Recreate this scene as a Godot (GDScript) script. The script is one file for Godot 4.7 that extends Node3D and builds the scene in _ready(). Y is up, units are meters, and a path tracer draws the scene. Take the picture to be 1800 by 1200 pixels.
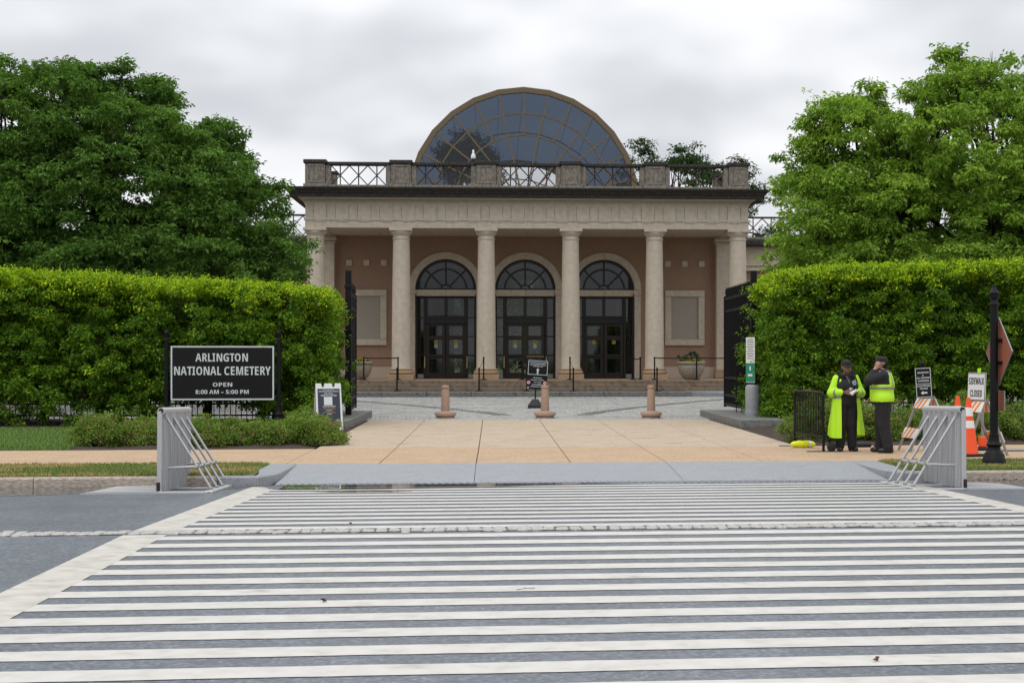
extends Node3D
# The place is laid out in metres: x runs along the entrance front, -z leads into the grounds, y is up. Ground level of the footway is 0.

const BX := 1.471          # middle of the entrance front
const PITCH := 3.707       # spacing of its columns
const ZC := -65.0          # line of the columns
const ZW := -69.0          # front wall behind the columns
var M := {}
var cache := {}
var taken := {}
var rng := RandomNumberGenerator.new()

func _ready():
	rng.seed = 4711
	# ---- camera, sky, light, exposure
	var cam := Camera3D.new(); cam.name = "camera"; add_child(cam)
	cam.projection = Camera3D.PROJECTION_FRUSTUM
	cam.near = 0.1; cam.far = 3000.0
	cam.size = 0.1 * 1200.0 / 2600.0
	cam.frustum_offset = Vector2(-120.0, 32.0) / 2600.0 * 0.1
	cam.position = Vector3(0, 1.7, 0)
	cam.rotation_degrees = Vector3(0, -3.3, 0)
	cam.current = true
	var env := Environment.new()
	env.background_mode = Environment.BG_SKY
	var sm := PanoramaSkyMaterial.new(); sm.panorama = overcast_sky()
	var sky := Sky.new(); sky.sky_material = sm; env.sky = sky
	env.tonemap_mode = Environment.TONE_MAPPER_LINEAR
	env.tonemap_exposure = 1.0
	env.sdfgi_enabled = true; env.ssao_enabled = true; env.ssil_enabled = true
	var we := WorldEnvironment.new(); we.name = "world_environment"; we.environment = env; add_child(we)
	var sun := DirectionalLight3D.new(); sun.name = "sun"
	sun.light_energy = 0.3; sun.light_angular_distance = 40.0; sun.light_color = Color(1.0, 0.98, 0.95)
	sun.rotation_degrees = Vector3(-62, -38, 0); sun.shadow_enabled = true; add_child(sun)
	make_materials()
	# ---- large structure
	build_ground()
	build_road()
	build_walks()
	build_plaza()
	build_visitor_center()
	build_fences()
	# ---- vegetation
	build_trees()
	build_hedges()
	build_shrubs()
	build_grass()
	# ---- things
	build_signs()
	build_barriers()
	build_front_things()
	build_people()
	build_litter()

# ------------------------------------------------------------------ helpers
class MB:
	var v := PackedVector3Array()
	var n := PackedVector3Array()
	var uv := PackedVector2Array()
	var use_uv := false
	func tri(a: Vector3, b: Vector3, c: Vector3) -> void:   # seen counter-clockwise from outside
		var k := (b - a).cross(c - a).normalized()
		v.append(a); v.append(c); v.append(b)
		n.append(k); n.append(k); n.append(k)
	func quad(a: Vector3, b: Vector3, c: Vector3, d: Vector3) -> void:
		var k := (c - a).cross(d - b).normalized()
		for p in [a, c, b, a, d, c]:
			v.append(p); n.append(k)
	func quad_n(a: Vector3, b: Vector3, c: Vector3, d: Vector3, na: Vector3, nb: Vector3, nc: Vector3, nd: Vector3) -> void:
		for p in [a, c, b, a, d, c]: v.append(p)
		for p in [na, nc, nb, na, nd, nc]: n.append(p)
	func box(c: Vector3, s: Vector3, bev := 0.0, t := Basis.IDENTITY) -> void:
		var h := s * 0.5
		if bev <= 0.0:
			var p := []
			for i in 8: p.append(c + t * Vector3(h.x if i & 1 else -h.x, h.y if i & 2 else -h.y, h.z if i & 4 else -h.z))
			quad(p[4], p[5], p[7], p[6]); quad(p[1], p[0], p[2], p[3]); quad(p[0], p[4], p[6], p[2])
			quad(p[5], p[1], p[3], p[7]); quad(p[6], p[7], p[3], p[2]); quad(p[0], p[1], p[5], p[4])
			return
		bev = minf(bev, minf(h.x, minf(h.y, h.z)) * 0.95)
		var q := {}
		for i in 8:
			var sg := Vector3(1 if i & 1 else -1, 1 if i & 2 else -1, 1 if i & 4 else -1)
			for ax in 3:
				var e := Vector3(h.x - bev, h.y - bev, h.z - bev)
				e[ax] = h[ax]
				q[i * 3 + ax] = c + t * (e * sg)
		for ax in 3:
			var u := (ax + 1) % 3
			var w := (ax + 2) % 3
			for sg in [0, 1]:
				var b: int = sg << ax
				var k := [b, b | (1 << u), b | (1 << u) | (1 << w), b | (1 << w)]
				if sg == 0: k.reverse()
				quad(q[k[0] * 3 + ax], q[k[1] * 3 + ax], q[k[2] * 3 + ax], q[k[3] * 3 + ax])
			for su in [0, 1]:
				for sw in [0, 1]:
					var b0: int = (su << u) | (sw << w)
					var b1: int = b0 | (1 << ax)
					if su == sw: quad(q[b0 * 3 + u], q[b1 * 3 + u], q[b1 * 3 + w], q[b0 * 3 + w]) if su == 0 else quad(q[b0 * 3 + w], q[b1 * 3 + w], q[b1 * 3 + u], q[b0 * 3 + u])
					else: quad(q[b0 * 3 + w], q[b1 * 3 + w], q[b1 * 3 + u], q[b0 * 3 + u]) if su == 0 else quad(q[b0 * 3 + u], q[b1 * 3 + u], q[b1 * 3 + w], q[b0 * 3 + w])
		for i in 8:
			tri(q[i * 3], q[i * 3 + 1], q[i * 3 + 2])
	func lathe(pr: Array, seg := 24, c := Vector3.ZERO, t := Basis.IDENTITY, crease := 0.7) -> void:   # pr: Vector2(radius, height), going up
		var m := pr.size() - 1
		var ns := []
		for i in m:
			var d: Vector2 = pr[i + 1] - pr[i]
			ns.append(Vector2(d.y, -d.x).normalized())
		for i in m:
			var n0: Vector2 = ns[i]
			var n1: Vector2 = ns[i]
			if i > 0 and ns[i].dot(ns[i - 1]) > crease: n0 = (ns[i] + ns[i - 1]).normalized()
			if i < m - 1 and ns[i].dot(ns[i + 1]) > crease: n1 = (ns[i] + ns[i + 1]).normalized()
			for k in seg:
				var a0 := TAU * k / seg
				var a1 := TAU * (k + 1) / seg
				var d0 := Vector3(cos(a0), 0, -sin(a0))
				var d1 := Vector3(cos(a1), 0, -sin(a1))
				var up := Vector3.UP
				quad_n(c + t * (d0 * pr[i].x + up * pr[i].y), c + t * (d1 * pr[i].x + up * pr[i].y), c + t * (d1 * pr[i + 1].x + up * pr[i + 1].y), c + t * (d0 * pr[i + 1].x + up * pr[i + 1].y),
					t * (d0 * n0.x + up * n0.y), t * (d1 * n0.x + up * n0.y), t * (d1 * n1.x + up * n1.y), t * (d0 * n1.x + up * n1.y))
	func tube(pts: Array, r0: float, r1 := -1.0, seg := 8, caps := true) -> void:
		if r1 < 0: r1 = r0
		var rings := []
		var norms := []
		var last := Vector3.ZERO
		for i in pts.size():
			var d: Vector3 = (pts[mini(i + 1, pts.size() - 1)] - pts[maxi(i - 1, 0)]).normalized()
			var side := last - d * last.dot(d)
			if side.length() < 0.01: side = d.cross(Vector3(0.31, 0.9, 0.17))
			side = side.normalized(); last = side
			var oth := d.cross(side)
			var r := lerpf(r0, r1, float(i) / maxi(pts.size() - 1, 1))
			var ring := []
			var nn := []
			for k in seg:
				var w := side * cos(TAU * k / seg) + oth * sin(TAU * k / seg)
				ring.append(pts[i] + w * r); nn.append(w)
			rings.append(ring); norms.append(nn)
		for i in pts.size() - 1:
			for k in seg:
				var j := (k + 1) % seg
				quad_n(rings[i][k], rings[i][j], rings[i + 1][j], rings[i + 1][k], norms[i][k], norms[i][j], norms[i + 1][j], norms[i + 1][k])
		if caps:
			for k in range(1, seg - 1):
				tri(rings[0][0], rings[0][k + 1], rings[0][k])
				var e: int = pts.size() - 1
				tri(rings[e][0], rings[e][k], rings[e][k + 1])
	func prism(poly: PackedVector2Array, z0: float, z1: float, t := Transform3D.IDENTITY) -> void:   # outline in x, y (counter-clockwise), front at z1
		var idx := Geometry2D.triangulate_polygon(poly)
		for i in range(0, idx.size(), 3):
			var a := poly[idx[i]]
			var b := poly[idx[i + 1]]
			var c := poly[idx[i + 2]]
			if (b - a).cross(c - a) < 0:
				var s := b
				b = c; c = s
			tri(t * Vector3(a.x, a.y, z1), t * Vector3(b.x, b.y, z1), t * Vector3(c.x, c.y, z1))
			tri(t * Vector3(a.x, a.y, z0), t * Vector3(c.x, c.y, z0), t * Vector3(b.x, b.y, z0))
		for i in poly.size():
			var a := poly[i]
			var b := poly[(i + 1) % poly.size()]
			quad(t * Vector3(a.x, a.y, z0), t * Vector3(b.x, b.y, z0), t * Vector3(b.x, b.y, z1), t * Vector3(a.x, a.y, z1))
	func mesh() -> ArrayMesh:
		var a := []
		a.resize(Mesh.ARRAY_MAX)
		a[Mesh.ARRAY_VERTEX] = v; a[Mesh.ARRAY_NORMAL] = n
		if use_uv: a[Mesh.ARRAY_TEX_UV] = uv
		var m := ArrayMesh.new()
		m.add_surface_from_arrays(Mesh.PRIMITIVE_TRIANGLES, a)
		return m

func numbered(called: String) -> String:
	taken[called] = taken.get(called, -1) + 1
	return called if taken[called] == 0 else "%s_%03d" % [called, taken[called]]

func thing(called: String, label: String, category: String, at := Vector3.ZERO, turn := 0.0, group := "") -> Node3D:
	var o := Node3D.new(); o.name = numbered(called); add_child(o)
	o.position = at; o.rotation.y = turn
	o.set_meta("label", label); o.set_meta("category", category)
	if group: o.set_meta("group", group)
	return o

func copy_thing(src: Node3D, label: String, at: Vector3, turn := 0.0) -> Node3D:
	var o: Node3D = src.duplicate()
	o.name = numbered(String(src.name).rstrip("0123456789").trim_suffix("_"))
	add_child(o); o.position = at; o.rotation.y = turn
	o.set_meta("label", label)
	return o

func part(parent: Node, called: String, m, material: Material, at := Vector3.ZERO, rot := Vector3.ZERO) -> MeshInstance3D:
	var o := MeshInstance3D.new(); o.name = called
	o.mesh = m.mesh() if m is MB else m
	o.material_override = material
	o.position = at; o.rotation = rot
	parent.add_child(o, true)
	return o

func group_part(parent: Node, called: String, at := Vector3.ZERO) -> Node3D:
	var o := Node3D.new(); o.name = called; o.position = at
	parent.add_child(o, true)
	return o

func struct(called: String, m, material: Material, at := Vector3.ZERO) -> MeshInstance3D:
	var o := part(self, numbered(called), m, material, at)
	o.set_meta("kind", "structure")
	return o

func struct_root(called: String) -> Node3D:
	var o := Node3D.new(); o.name = numbered(called); add_child(o); o.set_meta("kind", "structure")
	return o

func stuff(o: Node) -> void:
	o.set_meta("kind", "stuff")

func bxm(s: Vector3, bev := 0.0) -> ArrayMesh:   # shared box meshes
	var key := "b%.4f,%.4f,%.4f,%.4f" % [s.x, s.y, s.z, bev]
	if not cache.has(key):
		var b := MB.new(); b.box(Vector3.ZERO, s, bev); cache[key] = b.mesh()
	return cache[key]

func bar(parent: Node, called: String, a: Vector3, b: Vector3, w: float, d: float, material: Material, bev := 0.0) -> MeshInstance3D:   # a straight bar of w by d from a to b
	var dir := (b - a).normalized()
	var side := dir.cross(Vector3(0, 0, 1))
	if side.length() < 0.05: side = dir.cross(Vector3(1, 0, 0))
	side = side.normalized()
	var o := part(parent, called, bxm(Vector3(w, snappedf(a.distance_to(b), 0.001), d), bev), material)
	o.transform = Transform3D(Basis(side, dir, side.cross(dir)), (a + b) * 0.5)
	return o

func rod(parent: Node, called: String, pts: Array, r: float, material: Material, seg := 8, r1 := -1.0) -> MeshInstance3D:
	var b := MB.new(); b.tube(pts, r, r1, seg)
	return part(parent, called, b, material)

func scatter(parent: Node, called: String, mesh: Mesh, material: Material, where: Array, tints: PackedColorArray = PackedColorArray()) -> MultiMeshInstance3D:
	var mm := MultiMesh.new()
	mm.transform_format = MultiMesh.TRANSFORM_3D
	mm.use_colors = tints.size() > 0
	mm.mesh = mesh
	mm.instance_count = where.size()
	for i in where.size():
		mm.set_instance_transform(i, where[i])
		if tints.size() > 0: mm.set_instance_color(i, tints[i])
	var o := MultiMeshInstance3D.new(); o.name = called; o.multimesh = mm; o.material_override = material
	parent.add_child(o, true)
	return o

func lettering(parent: Node, text: String, height: float, width: float, material: Material, at: Vector3, bold := true, turn := 0.0) -> MeshInstance3D:   # one line of text, height by width, centred at
	var f := SystemFont.new()
	f.font_names = PackedStringArray(["Droid Sans"])
	f.font_weight = 700 if bold else 400
	var t := TextMesh.new()
	t.font = f; t.text = text; t.font_size = 32; t.curve_step = 2.0
	t.pixel_size = 0.01; t.depth = 0.004
	var bb := t.get_aabb()
	var o := part(parent, "lettering", t, material)
	var sx := (width if width > 0.0 else bb.size.x * height / bb.size.y) / bb.size.x
	var b := Basis(Vector3.UP, turn).scaled_local(Vector3(sx, height / bb.size.y, 1))
	o.transform = Transform3D(b, at - b * Vector3(bb.get_center().x, bb.get_center().y, 0))
	return o

# ------------------------------------------------------------------ sky and materials
func overcast_sky() -> Texture2D:
	var w := 1024
	var h := 512
	var im := Image.create(w, h, false, Image.FORMAT_RGBF)
	var a := FastNoiseLite.new(); a.seed = 21; a.noise_type = FastNoiseLite.TYPE_SIMPLEX_SMOOTH; a.frequency = 0.95; a.fractal_octaves = 5; a.fractal_gain = 0.5
	var b := FastNoiseLite.new(); b.seed = 8; b.noise_type = FastNoiseLite.TYPE_SIMPLEX_SMOOTH; b.frequency = 3.0; b.fractal_octaves = 4
	for y in h:
		var el := (0.5 - (y + 0.5) / h) * PI
		for x in w:
			var az := (x + 0.5) / w * TAU
			var c := Color(0.4, 0.4, 0.4)
			if el > -0.03:
				var d := Vector3(cos(el) * cos(az), sin(maxf(el, 0.0)), cos(el) * sin(az))
				var q := d / (d.y + 0.22)
				var f := a.get_noise_3d(q.x, q.y, q.z) * 0.68 + b.get_noise_3d(q.x, q.y * 2.0, q.z) * 0.32
				f = clampf(0.5 + f * 1.45, 0.0, 1.0)
				f = f * f * (3.0 - 2.0 * f)
				var l := lerpf(0.70, 1.02, f) * (0.87 + 0.85 * d.y)
				c = Color(l, l, l) * Color(0.93, 0.965, 1.025).lerp(Color(0.985, 0.995, 1.02), f)
			im.set_pixel(x, y, c)
	return ImageTexture.create_from_image(im)

func ntex(sd: int, freq: float, oct: int, ramp: Array, size := 512, kind := FastNoiseLite.TYPE_SIMPLEX_SMOOTH, speck := 0.0) -> ImageTexture:   # ramp: [[at, linear Color], ...]
	var f := FastNoiseLite.new()
	f.seed = sd; f.noise_type = kind; f.frequency = freq; f.fractal_octaves = oct
	if oct <= 1: f.fractal_type = FastNoiseLite.FRACTAL_NONE
	var src := f.get_seamless_image(size, size)
	src.convert(Image.FORMAT_L8)
	var g := src.get_data()
	var lut := PackedByteArray()
	for i in 256:
		var t := i / 255.0
		var c: Color = ramp[0][1]
		for k in ramp.size() - 1:
			if t >= ramp[k][0]: c = (ramp[k][1] as Color).lerp(ramp[k + 1][1], clampf((t - ramp[k][0]) / maxf(ramp[k + 1][0] - ramp[k][0], 0.001), 0, 1))
		c = c.linear_to_srgb()
		lut.append(int(clampf(c.r, 0, 1) * 255)); lut.append(int(clampf(c.g, 0, 1) * 255)); lut.append(int(clampf(c.b, 0, 1) * 255))
	var out := PackedByteArray()
	out.resize(size * size * 3)
	var r := RandomNumberGenerator.new(); r.seed = sd * 7 + 3
	for i in size * size:
		var k: int = g[i]
		if speck > 0.0: k = clampi(k + int(r.randf_range(-speck, speck) * 255.0), 0, 255)
		out[i * 3] = lut[k * 3]; out[i * 3 + 1] = lut[k * 3 + 1]; out[i * 3 + 2] = lut[k * 3 + 2]
	return ImageTexture.create_from_image(Image.create_from_data(size, size, false, Image.FORMAT_RGB8, out))

func lin(r: float, g: float, b: float) -> Color:
	return Color(r, g, b).linear_to_srgb()

func gray2(a: float, b: float) -> Array:
	return [[0.0, Color(a, a, a)], [1.0, Color(b, b, b)]]

func mat(called: String, color: Color, rough: float, o := {}) -> StandardMaterial3D:   # colour as sRGB (lin() converts)
	var m := StandardMaterial3D.new()
	m.resource_name = called
	m.albedo_color = color; m.roughness = rough
	m.metallic = o.get("metal", 0.0)
	if o.has("spec"): m.metallic_specular = o.spec
	if o.has("tex"):
		m.albedo_texture = o.tex; m.albedo_color = Color.WHITE
	if o.has("tex") or o.has("bump") or o.has("rough_tex"):
		m.uv1_triplanar = true; m.uv1_world_triplanar = o.get("world", true)
		m.uv1_scale = o.size if o.get("size") is Vector3 else Vector3.ONE / float(o.get("size", 1.0))
	if o.has("tex2"):
		m.detail_enabled = true; m.detail_blend_mode = BaseMaterial3D.BLEND_MODE_MUL; m.detail_albedo = o.tex2; m.detail_uv_layer = BaseMaterial3D.DETAIL_UV_2
		m.uv2_triplanar = true; m.uv2_world_triplanar = o.get("world", true)
		m.uv2_scale = o.size2 if o.get("size2") is Vector3 else Vector3.ONE / float(o.get("size2", 4.0))
	if o.has("bump"):
		m.heightmap_enabled = true; m.heightmap_texture = o.bump; m.heightmap_scale = o.get("height", 0.3)
	if o.has("rough_tex"):
		m.roughness_texture = o.rough_tex; m.roughness_texture_channel = BaseMaterial3D.TEXTURE_CHANNEL_RED
	if o.has("backlight"):
		m.backlight_enabled = true; m.backlight = o.backlight
	if o.get("vertex", false): m.vertex_color_use_as_albedo = true
	if o.has("alpha"):
		m.transparency = BaseMaterial3D.TRANSPARENCY_ALPHA; m.albedo_color.a = o.alpha
	if o.has("rim"):
		m.rim_enabled = true; m.rim = o.rim; m.rim_tint = 0.6
	M[called] = m
	return m

func make_materials() -> void:
	var C := func(r, g, b): return Color(r, g, b)
	var mottle := ntex(3, 0.012, 4, gray2(0.88, 1.0))
	var blotch := ntex(4, 0.02, 5, [[0.0, Color(0.35, 0.34, 0.32)], [0.38, Color(0.8, 0.79, 0.78)], [0.6, Color(1, 1, 1)], [1.0, Color(1, 1, 1)]])
	var fine := ntex(5, 0.35, 2, gray2(0.0, 1.0), 512, FastNoiseLite.TYPE_VALUE)
	var lumps := ntex(6, 0.05, 4, gray2(0.0, 1.0))
	# pale sawn stone of the building
	mat("limestone", Color.WHITE, 0.85, {"tex": ntex(11, 0.02, 3, [[0.0, Color(0.50, 0.43, 0.34)], [0.5, Color(0.56, 0.485, 0.39)], [1.0, Color(0.61, 0.535, 0.44)]], 512, 0, 0.02), "size": 3.5, "tex2": mottle, "size2": Vector3(0.5, 0.1, 0.5)})
	mat("limestone_joint", Color.WHITE, 0.9, {"tex": ntex(12, 0.05, 4, [[0.0, Color(0.28, 0.25, 0.21)], [1.0, Color(0.4, 0.36, 0.31)]]), "size": 2.0})
	# the same stone under black streaks of weathering, on the parts the rain reaches
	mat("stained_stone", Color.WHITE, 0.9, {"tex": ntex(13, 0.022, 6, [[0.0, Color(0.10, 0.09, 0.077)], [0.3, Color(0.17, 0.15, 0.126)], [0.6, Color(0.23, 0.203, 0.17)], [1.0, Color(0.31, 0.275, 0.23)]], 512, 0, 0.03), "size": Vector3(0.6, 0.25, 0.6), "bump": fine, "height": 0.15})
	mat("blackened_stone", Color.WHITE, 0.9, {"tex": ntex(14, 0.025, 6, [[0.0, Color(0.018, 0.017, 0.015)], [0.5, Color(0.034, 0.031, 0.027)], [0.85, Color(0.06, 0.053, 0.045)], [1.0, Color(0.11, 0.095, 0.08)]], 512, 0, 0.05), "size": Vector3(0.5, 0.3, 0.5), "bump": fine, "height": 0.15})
	mat("brown_stone", Color.WHITE, 0.8, {"tex": ntex(15, 0.04, 5, [[0.0, Color(0.26, 0.175, 0.105)], [1.0, Color(0.43, 0.31, 0.2)]], 512, 0, 0.08), "size": 1.6, "bump": fine, "height": 0.1})
	mat("step_stone", Color.WHITE, 0.7, {"tex": ntex(16, 0.05, 5, [[0.0, Color(0.11, 0.08, 0.055)], [0.6, Color(0.22, 0.165, 0.115)], [1.0, Color(0.31, 0.245, 0.18)]], 512, 0, 0.12), "size": 1.5, "tex2": blotch, "size2": 3.0, "bump": fine, "height": 0.15})
	mat("stucco", Color.WHITE, 0.92, {"tex": ntex(17, 0.04, 5, [[0.0, Color(0.285, 0.175, 0.12)], [1.0, Color(0.385, 0.25, 0.178)]], 512, 0, 0.08), "size": 1.8, "tex2": mottle, "size2": 3.5, "bump": fine, "height": 0.25})
	mat("dado_stone", Color.WHITE, 0.85, {"tex": ntex(18, 0.04, 5, [[0.0, Color(0.42, 0.33, 0.26)], [1.0, Color(0.55, 0.45, 0.37)]], 512, 0, 0.06), "size": 1.5, "bump": fine, "height": 0.1})
	mat("bronze", lin(0.022, 0.016, 0.012), 0.45, {"metal": 0.3})
	mat("dark_bronze", lin(0.012, 0.011, 0.011), 0.4, {"metal": 0.3})
	mat("gold_bronze", Color.WHITE, 0.5, {"tex": ntex(19, 0.05, 4, [[0.0, Color(0.125, 0.088, 0.05)], [1.0, Color(0.19, 0.14, 0.085)]]), "size": 2.0, "metal": 0.35})
	mat("brass", lin(0.55, 0.42, 0.2), 0.35, {"metal": 0.8})
	mat("door_glass", lin(0.01, 0.014, 0.013), 0.03, {"alpha": 0.42})
	mat("fan_glass", lin(0.02, 0.026, 0.026), 0.05, {"alpha": 0.55})
	mat("lunette_glass", lin(0.02, 0.035, 0.06), 0.03, {"alpha": 0.12})
	var vg := mat("vault_glass", lin(0.0036, 0.0080, 0.0185), 0.0, {"alpha": 0.0})
	vg.refraction_enabled = true; vg.refraction_scale = 0.0
	mat("rail_iron", lin(0.035, 0.022, 0.017), 0.6)
	mat("iron", lin(0.007, 0.007, 0.008), 0.5, {"spec": 0.3})
	mat("iron_dull", lin(0.014, 0.014, 0.015), 0.65)
	mat("interior", lin(0.12, 0.11, 0.1), 0.8)
	mat("interior_pale", lin(0.5, 0.5, 0.45), 0.8)
	# ground
	mat("asphalt", Color.WHITE, 0.44, {"tex": ntex(31, 0.3, 2, [[0.0, Color(0.07, 0.08, 0.096)], [0.5, Color(0.128, 0.144, 0.17)], [0.85, Color(0.205, 0.225, 0.26)], [1.0, Color(0.34, 0.36, 0.39)]], 1024, FastNoiseLite.TYPE_VALUE, 0.2), "size": 7.3, "tex2": ntex(32, 0.012, 5, gray2(0.72, 1.0)), "size2": 9.0,
		"bump": ntex(33, 0.4, 2, gray2(0, 1), 1024, FastNoiseLite.TYPE_VALUE, 0.2), "height": 0.05, "rough_tex": ntex(34, 0.006, 4, gray2(0.72, 1.0), 1024), "spec": 0.5})
	mat("road_paint", Color.WHITE, 0.55, {"tex": ntex(35, 0.02, 6, [[0.0, Color(0.49, 0.47, 0.43)], [0.25, Color(0.56, 0.54, 0.50)], [0.6, Color(0.60, 0.58, 0.54)], [1.0, Color(0.63, 0.61, 0.57)]], 1024, 0, 0.05), "size": 5.3, "tex2": ntex(36, 0.03, 6, [[0.0, Color(0.55, 0.54, 0.52)], [0.14, Color(0.84, 0.835, 0.82)], [0.3, Color(0.95, 0.95, 0.945)], [1.0, Color(1, 1, 1)]]), "size2": Vector3(0.11, 0.3, 0.2), "bump": fine, "height": 0.1})
	mat("edge_paint", Color.WHITE, 0.5, {"tex": ntex(37, 0.014, 6, [[0.0, Color(0.36, 0.34, 0.29)], [0.35, Color(0.49, 0.465, 0.41)], [1.0, Color(0.60, 0.575, 0.52)]], 1024, 0, 0.04), "size": Vector3(0.2, 0.5, 0.3)})
	mat("aggregate", Color.WHITE, 0.85, {"tex": ntex(41, 0.4, 2, [[0.0, Color(0.2, 0.13, 0.075)], [0.35, Color(0.41, 0.315, 0.22)], [0.65, Color(0.54, 0.435, 0.32)], [1.0, Color(0.68, 0.60, 0.49)]], 1024, FastNoiseLite.TYPE_VALUE, 0.12), "size": 5.0, "tex2": ntex(42, 0.02, 6, [[0.0, Color(0.55, 0.54, 0.53)], [0.22, Color(0.86, 0.85, 0.84)], [0.5, Color(0.96, 0.96, 0.96)], [1.0, Color(1, 1, 1)]]), "size2": 9.0, "bump": fine, "height": 0.3})
	mat("aggregate_orange", Color.WHITE, 0.85, {"tex": ntex(43, 0.4, 2, [[0.0, Color(0.2, 0.115, 0.06)], [0.35, Color(0.41, 0.275, 0.165)], [0.65, Color(0.55, 0.39, 0.245)], [1.0, Color(0.68, 0.55, 0.41)]], 1024, FastNoiseLite.TYPE_VALUE, 0.12), "size": 5.0, "tex2": ntex(42, 0.012, 5, gray2(0.86, 1.0)), "size2": 6.0, "bump": fine, "height": 0.3})
	mat("granite", Color.WHITE, 0.55, {"tex": ntex(44, 0.35, 2, [[0.0, Color(0.17, 0.18, 0.2)], [0.5, Color(0.30, 0.315, 0.335)], [1.0, Color(0.42, 0.435, 0.455)]], 1024, FastNoiseLite.TYPE_VALUE, 0.1), "size": 4.0, "tex2": ntex(45, 0.02, 5, gray2(0.8, 1.0)), "size2": Vector3(0.2, 0.5, 0.8), "bump": fine, "height": 0.12})
	mat("granite_dark", Color.WHITE, 0.6, {"tex": ntex(46, 0.3, 2, [[0.0, Color(0.09, 0.095, 0.09)], [1.0, Color(0.25, 0.255, 0.24)]], 512, FastNoiseLite.TYPE_VALUE, 0.1), "size": 2.0, "tex2": blotch, "size2": 2.0, "bump": fine, "height": 0.2})
	mat("kerb_stone", Color.WHITE, 0.75, {"tex": ntex(47, 0.05, 5, [[0.0, Color(0.2, 0.14, 0.095)], [0.45, Color(0.36, 0.305, 0.25)], [1.0, Color(0.52, 0.48, 0.43)]], 512, 0, 0.1), "size": Vector3(0.35, 1.2, 0.6), "bump": fine, "height": 0.3})
	mat("sett", Color.WHITE, 0.42, {"tex": ntex(48, 0.03, 4, [[0.0, Color(0.36, 0.355, 0.34)], [1.0, Color(0.6, 0.59, 0.57)]], 512, 0, 0.15), "size": 0.9, "tex2": ntex(49, 0.01, 4, gray2(0.72, 1.0)), "size2": 6.0, "vertex": true})
	mat("cobble", Color.WHITE, 0.6, {"tex": ntex(50, 0.04, 4, [[0.0, Color(0.26, 0.24, 0.2)], [0.5, Color(0.40, 0.395, 0.375)], [1.0, Color(0.55, 0.54, 0.52)]], 512, 0, 0.12), "size": 0.8, "bump": fine, "height": 0.3})
	mat("mortar", Color.WHITE, 0.7, {"tex": ntex(51, 0.1, 4, [[0.0, Color(0.06, 0.05, 0.04)], [1.0, Color(0.16, 0.14, 0.11)]]), "size": 1.0})
	mat("sub_base", lin(0.03, 0.026, 0.022), 0.95)
	mat("soil", Color.WHITE, 0.95, {"tex": ntex(52, 0.08, 5, [[0.0, Color(0.015, 0.010, 0.007)], [0.6, Color(0.045, 0.03, 0.02)], [1.0, Color(0.10, 0.065, 0.042)]], 512, 0, 0.2), "size": 1.6, "bump": lumps, "height": 2.0})
	mat("turf", Color.WHITE, 0.95, {"tex": ntex(53, 0.02, 5, [[0.0, Color(0.05, 0.07, 0.02)], [0.55, Color(0.065, 0.10, 0.025)], [1.0, Color(0.16, 0.15, 0.06)]], 512, 0, 0.15), "size": 2.5})
	mat("water", lin(0.02, 0.02, 0.018), 0.01, {"alpha": 0.35})
	# plants
	mat("leaf", Color.WHITE, 0.6, {"vertex": true, "backlight": lin(0.45, 0.55, 0.15), "spec": 0.28})
	mat("gloss_leaf", Color.WHITE, 0.5, {"vertex": true, "backlight": lin(0.2, 0.25, 0.05), "spec": 0.32})
	mat("blade", Color.WHITE, 0.6, {"vertex": true, "backlight": lin(0.25, 0.3, 0.1)})
	mat("bark", Color.WHITE, 0.95, {"tex": ntex(54, 0.06, 5, [[0.0, Color(0.012, 0.010, 0.008)], [1.0, Color(0.06, 0.048, 0.038)]]), "size": Vector3(2.0, 0.5, 2.0), "bump": lumps, "height": 1.0})
	# street things
	mat("aluminium", Color.WHITE, 0.48, {"tex": ntex(61, 0.05, 4, gray2(0.42, 0.6)), "size": 0.8, "metal": 0.55})
	mat("sign_black", Color.WHITE, 0.45, {"tex": ntex(62, 0.03, 4, gray2(0.008, 0.014)), "size": 1.0, "spec": 0.3})
	mat("sign_white", lin(0.62, 0.66, 0.67), 0.6)
	mat("plastic_white", lin(0.72, 0.73, 0.74), 0.5)
	mat("poster_navy", lin(0.022, 0.027, 0.045), 0.4)
	mat("gold_print", lin(0.42, 0.27, 0.06), 0.6)
	mat("red_print", lin(0.5, 0.05, 0.04), 0.6)
	mat("green_print", lin(0.01, 0.22, 0.13), 0.6)
	mat("yellow_print", lin(0.55, 0.40, 0.02), 0.5)
	mat("hi_vis", lin(0.44, 0.80, 0.012), 0.6, {"rim": 0.3})
	mat("hi_vis_yellow", lin(0.75, 0.78, 0.012), 0.5)
	mat("reflective", lin(0.23, 0.24, 0.25), 0.35, {"metal": 0.3})
	mat("reflective_white", lin(0.75, 0.75, 0.76), 0.4)
	mat("orange", lin(0.88, 0.085, 0.012), 0.5)
	mat("orange_sheet", lin(0.80, 0.22, 0.02), 0.45)
	mat("galvanised", Color.WHITE, 0.5, {"tex": ntex(63, 0.06, 3, gray2(0.22, 0.38)), "size": 0.5, "metal": 0.5})
	mat("rubber", lin(0.012, 0.012, 0.012), 0.8)
	mat("sign_back", lin(0.27, 0.08, 0.04), 0.6)
	mat("pink_granite", Color.WHITE, 0.7, {"tex": ntex(64, 0.4, 2, [[0.0, Color(0.2, 0.12, 0.085)], [0.5, Color(0.36, 0.23, 0.165)], [1.0, Color(0.5, 0.36, 0.28)]], 512, FastNoiseLite.TYPE_VALUE, 0.15), "size": 1.2, "bump": fine, "height": 0.15})
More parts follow.
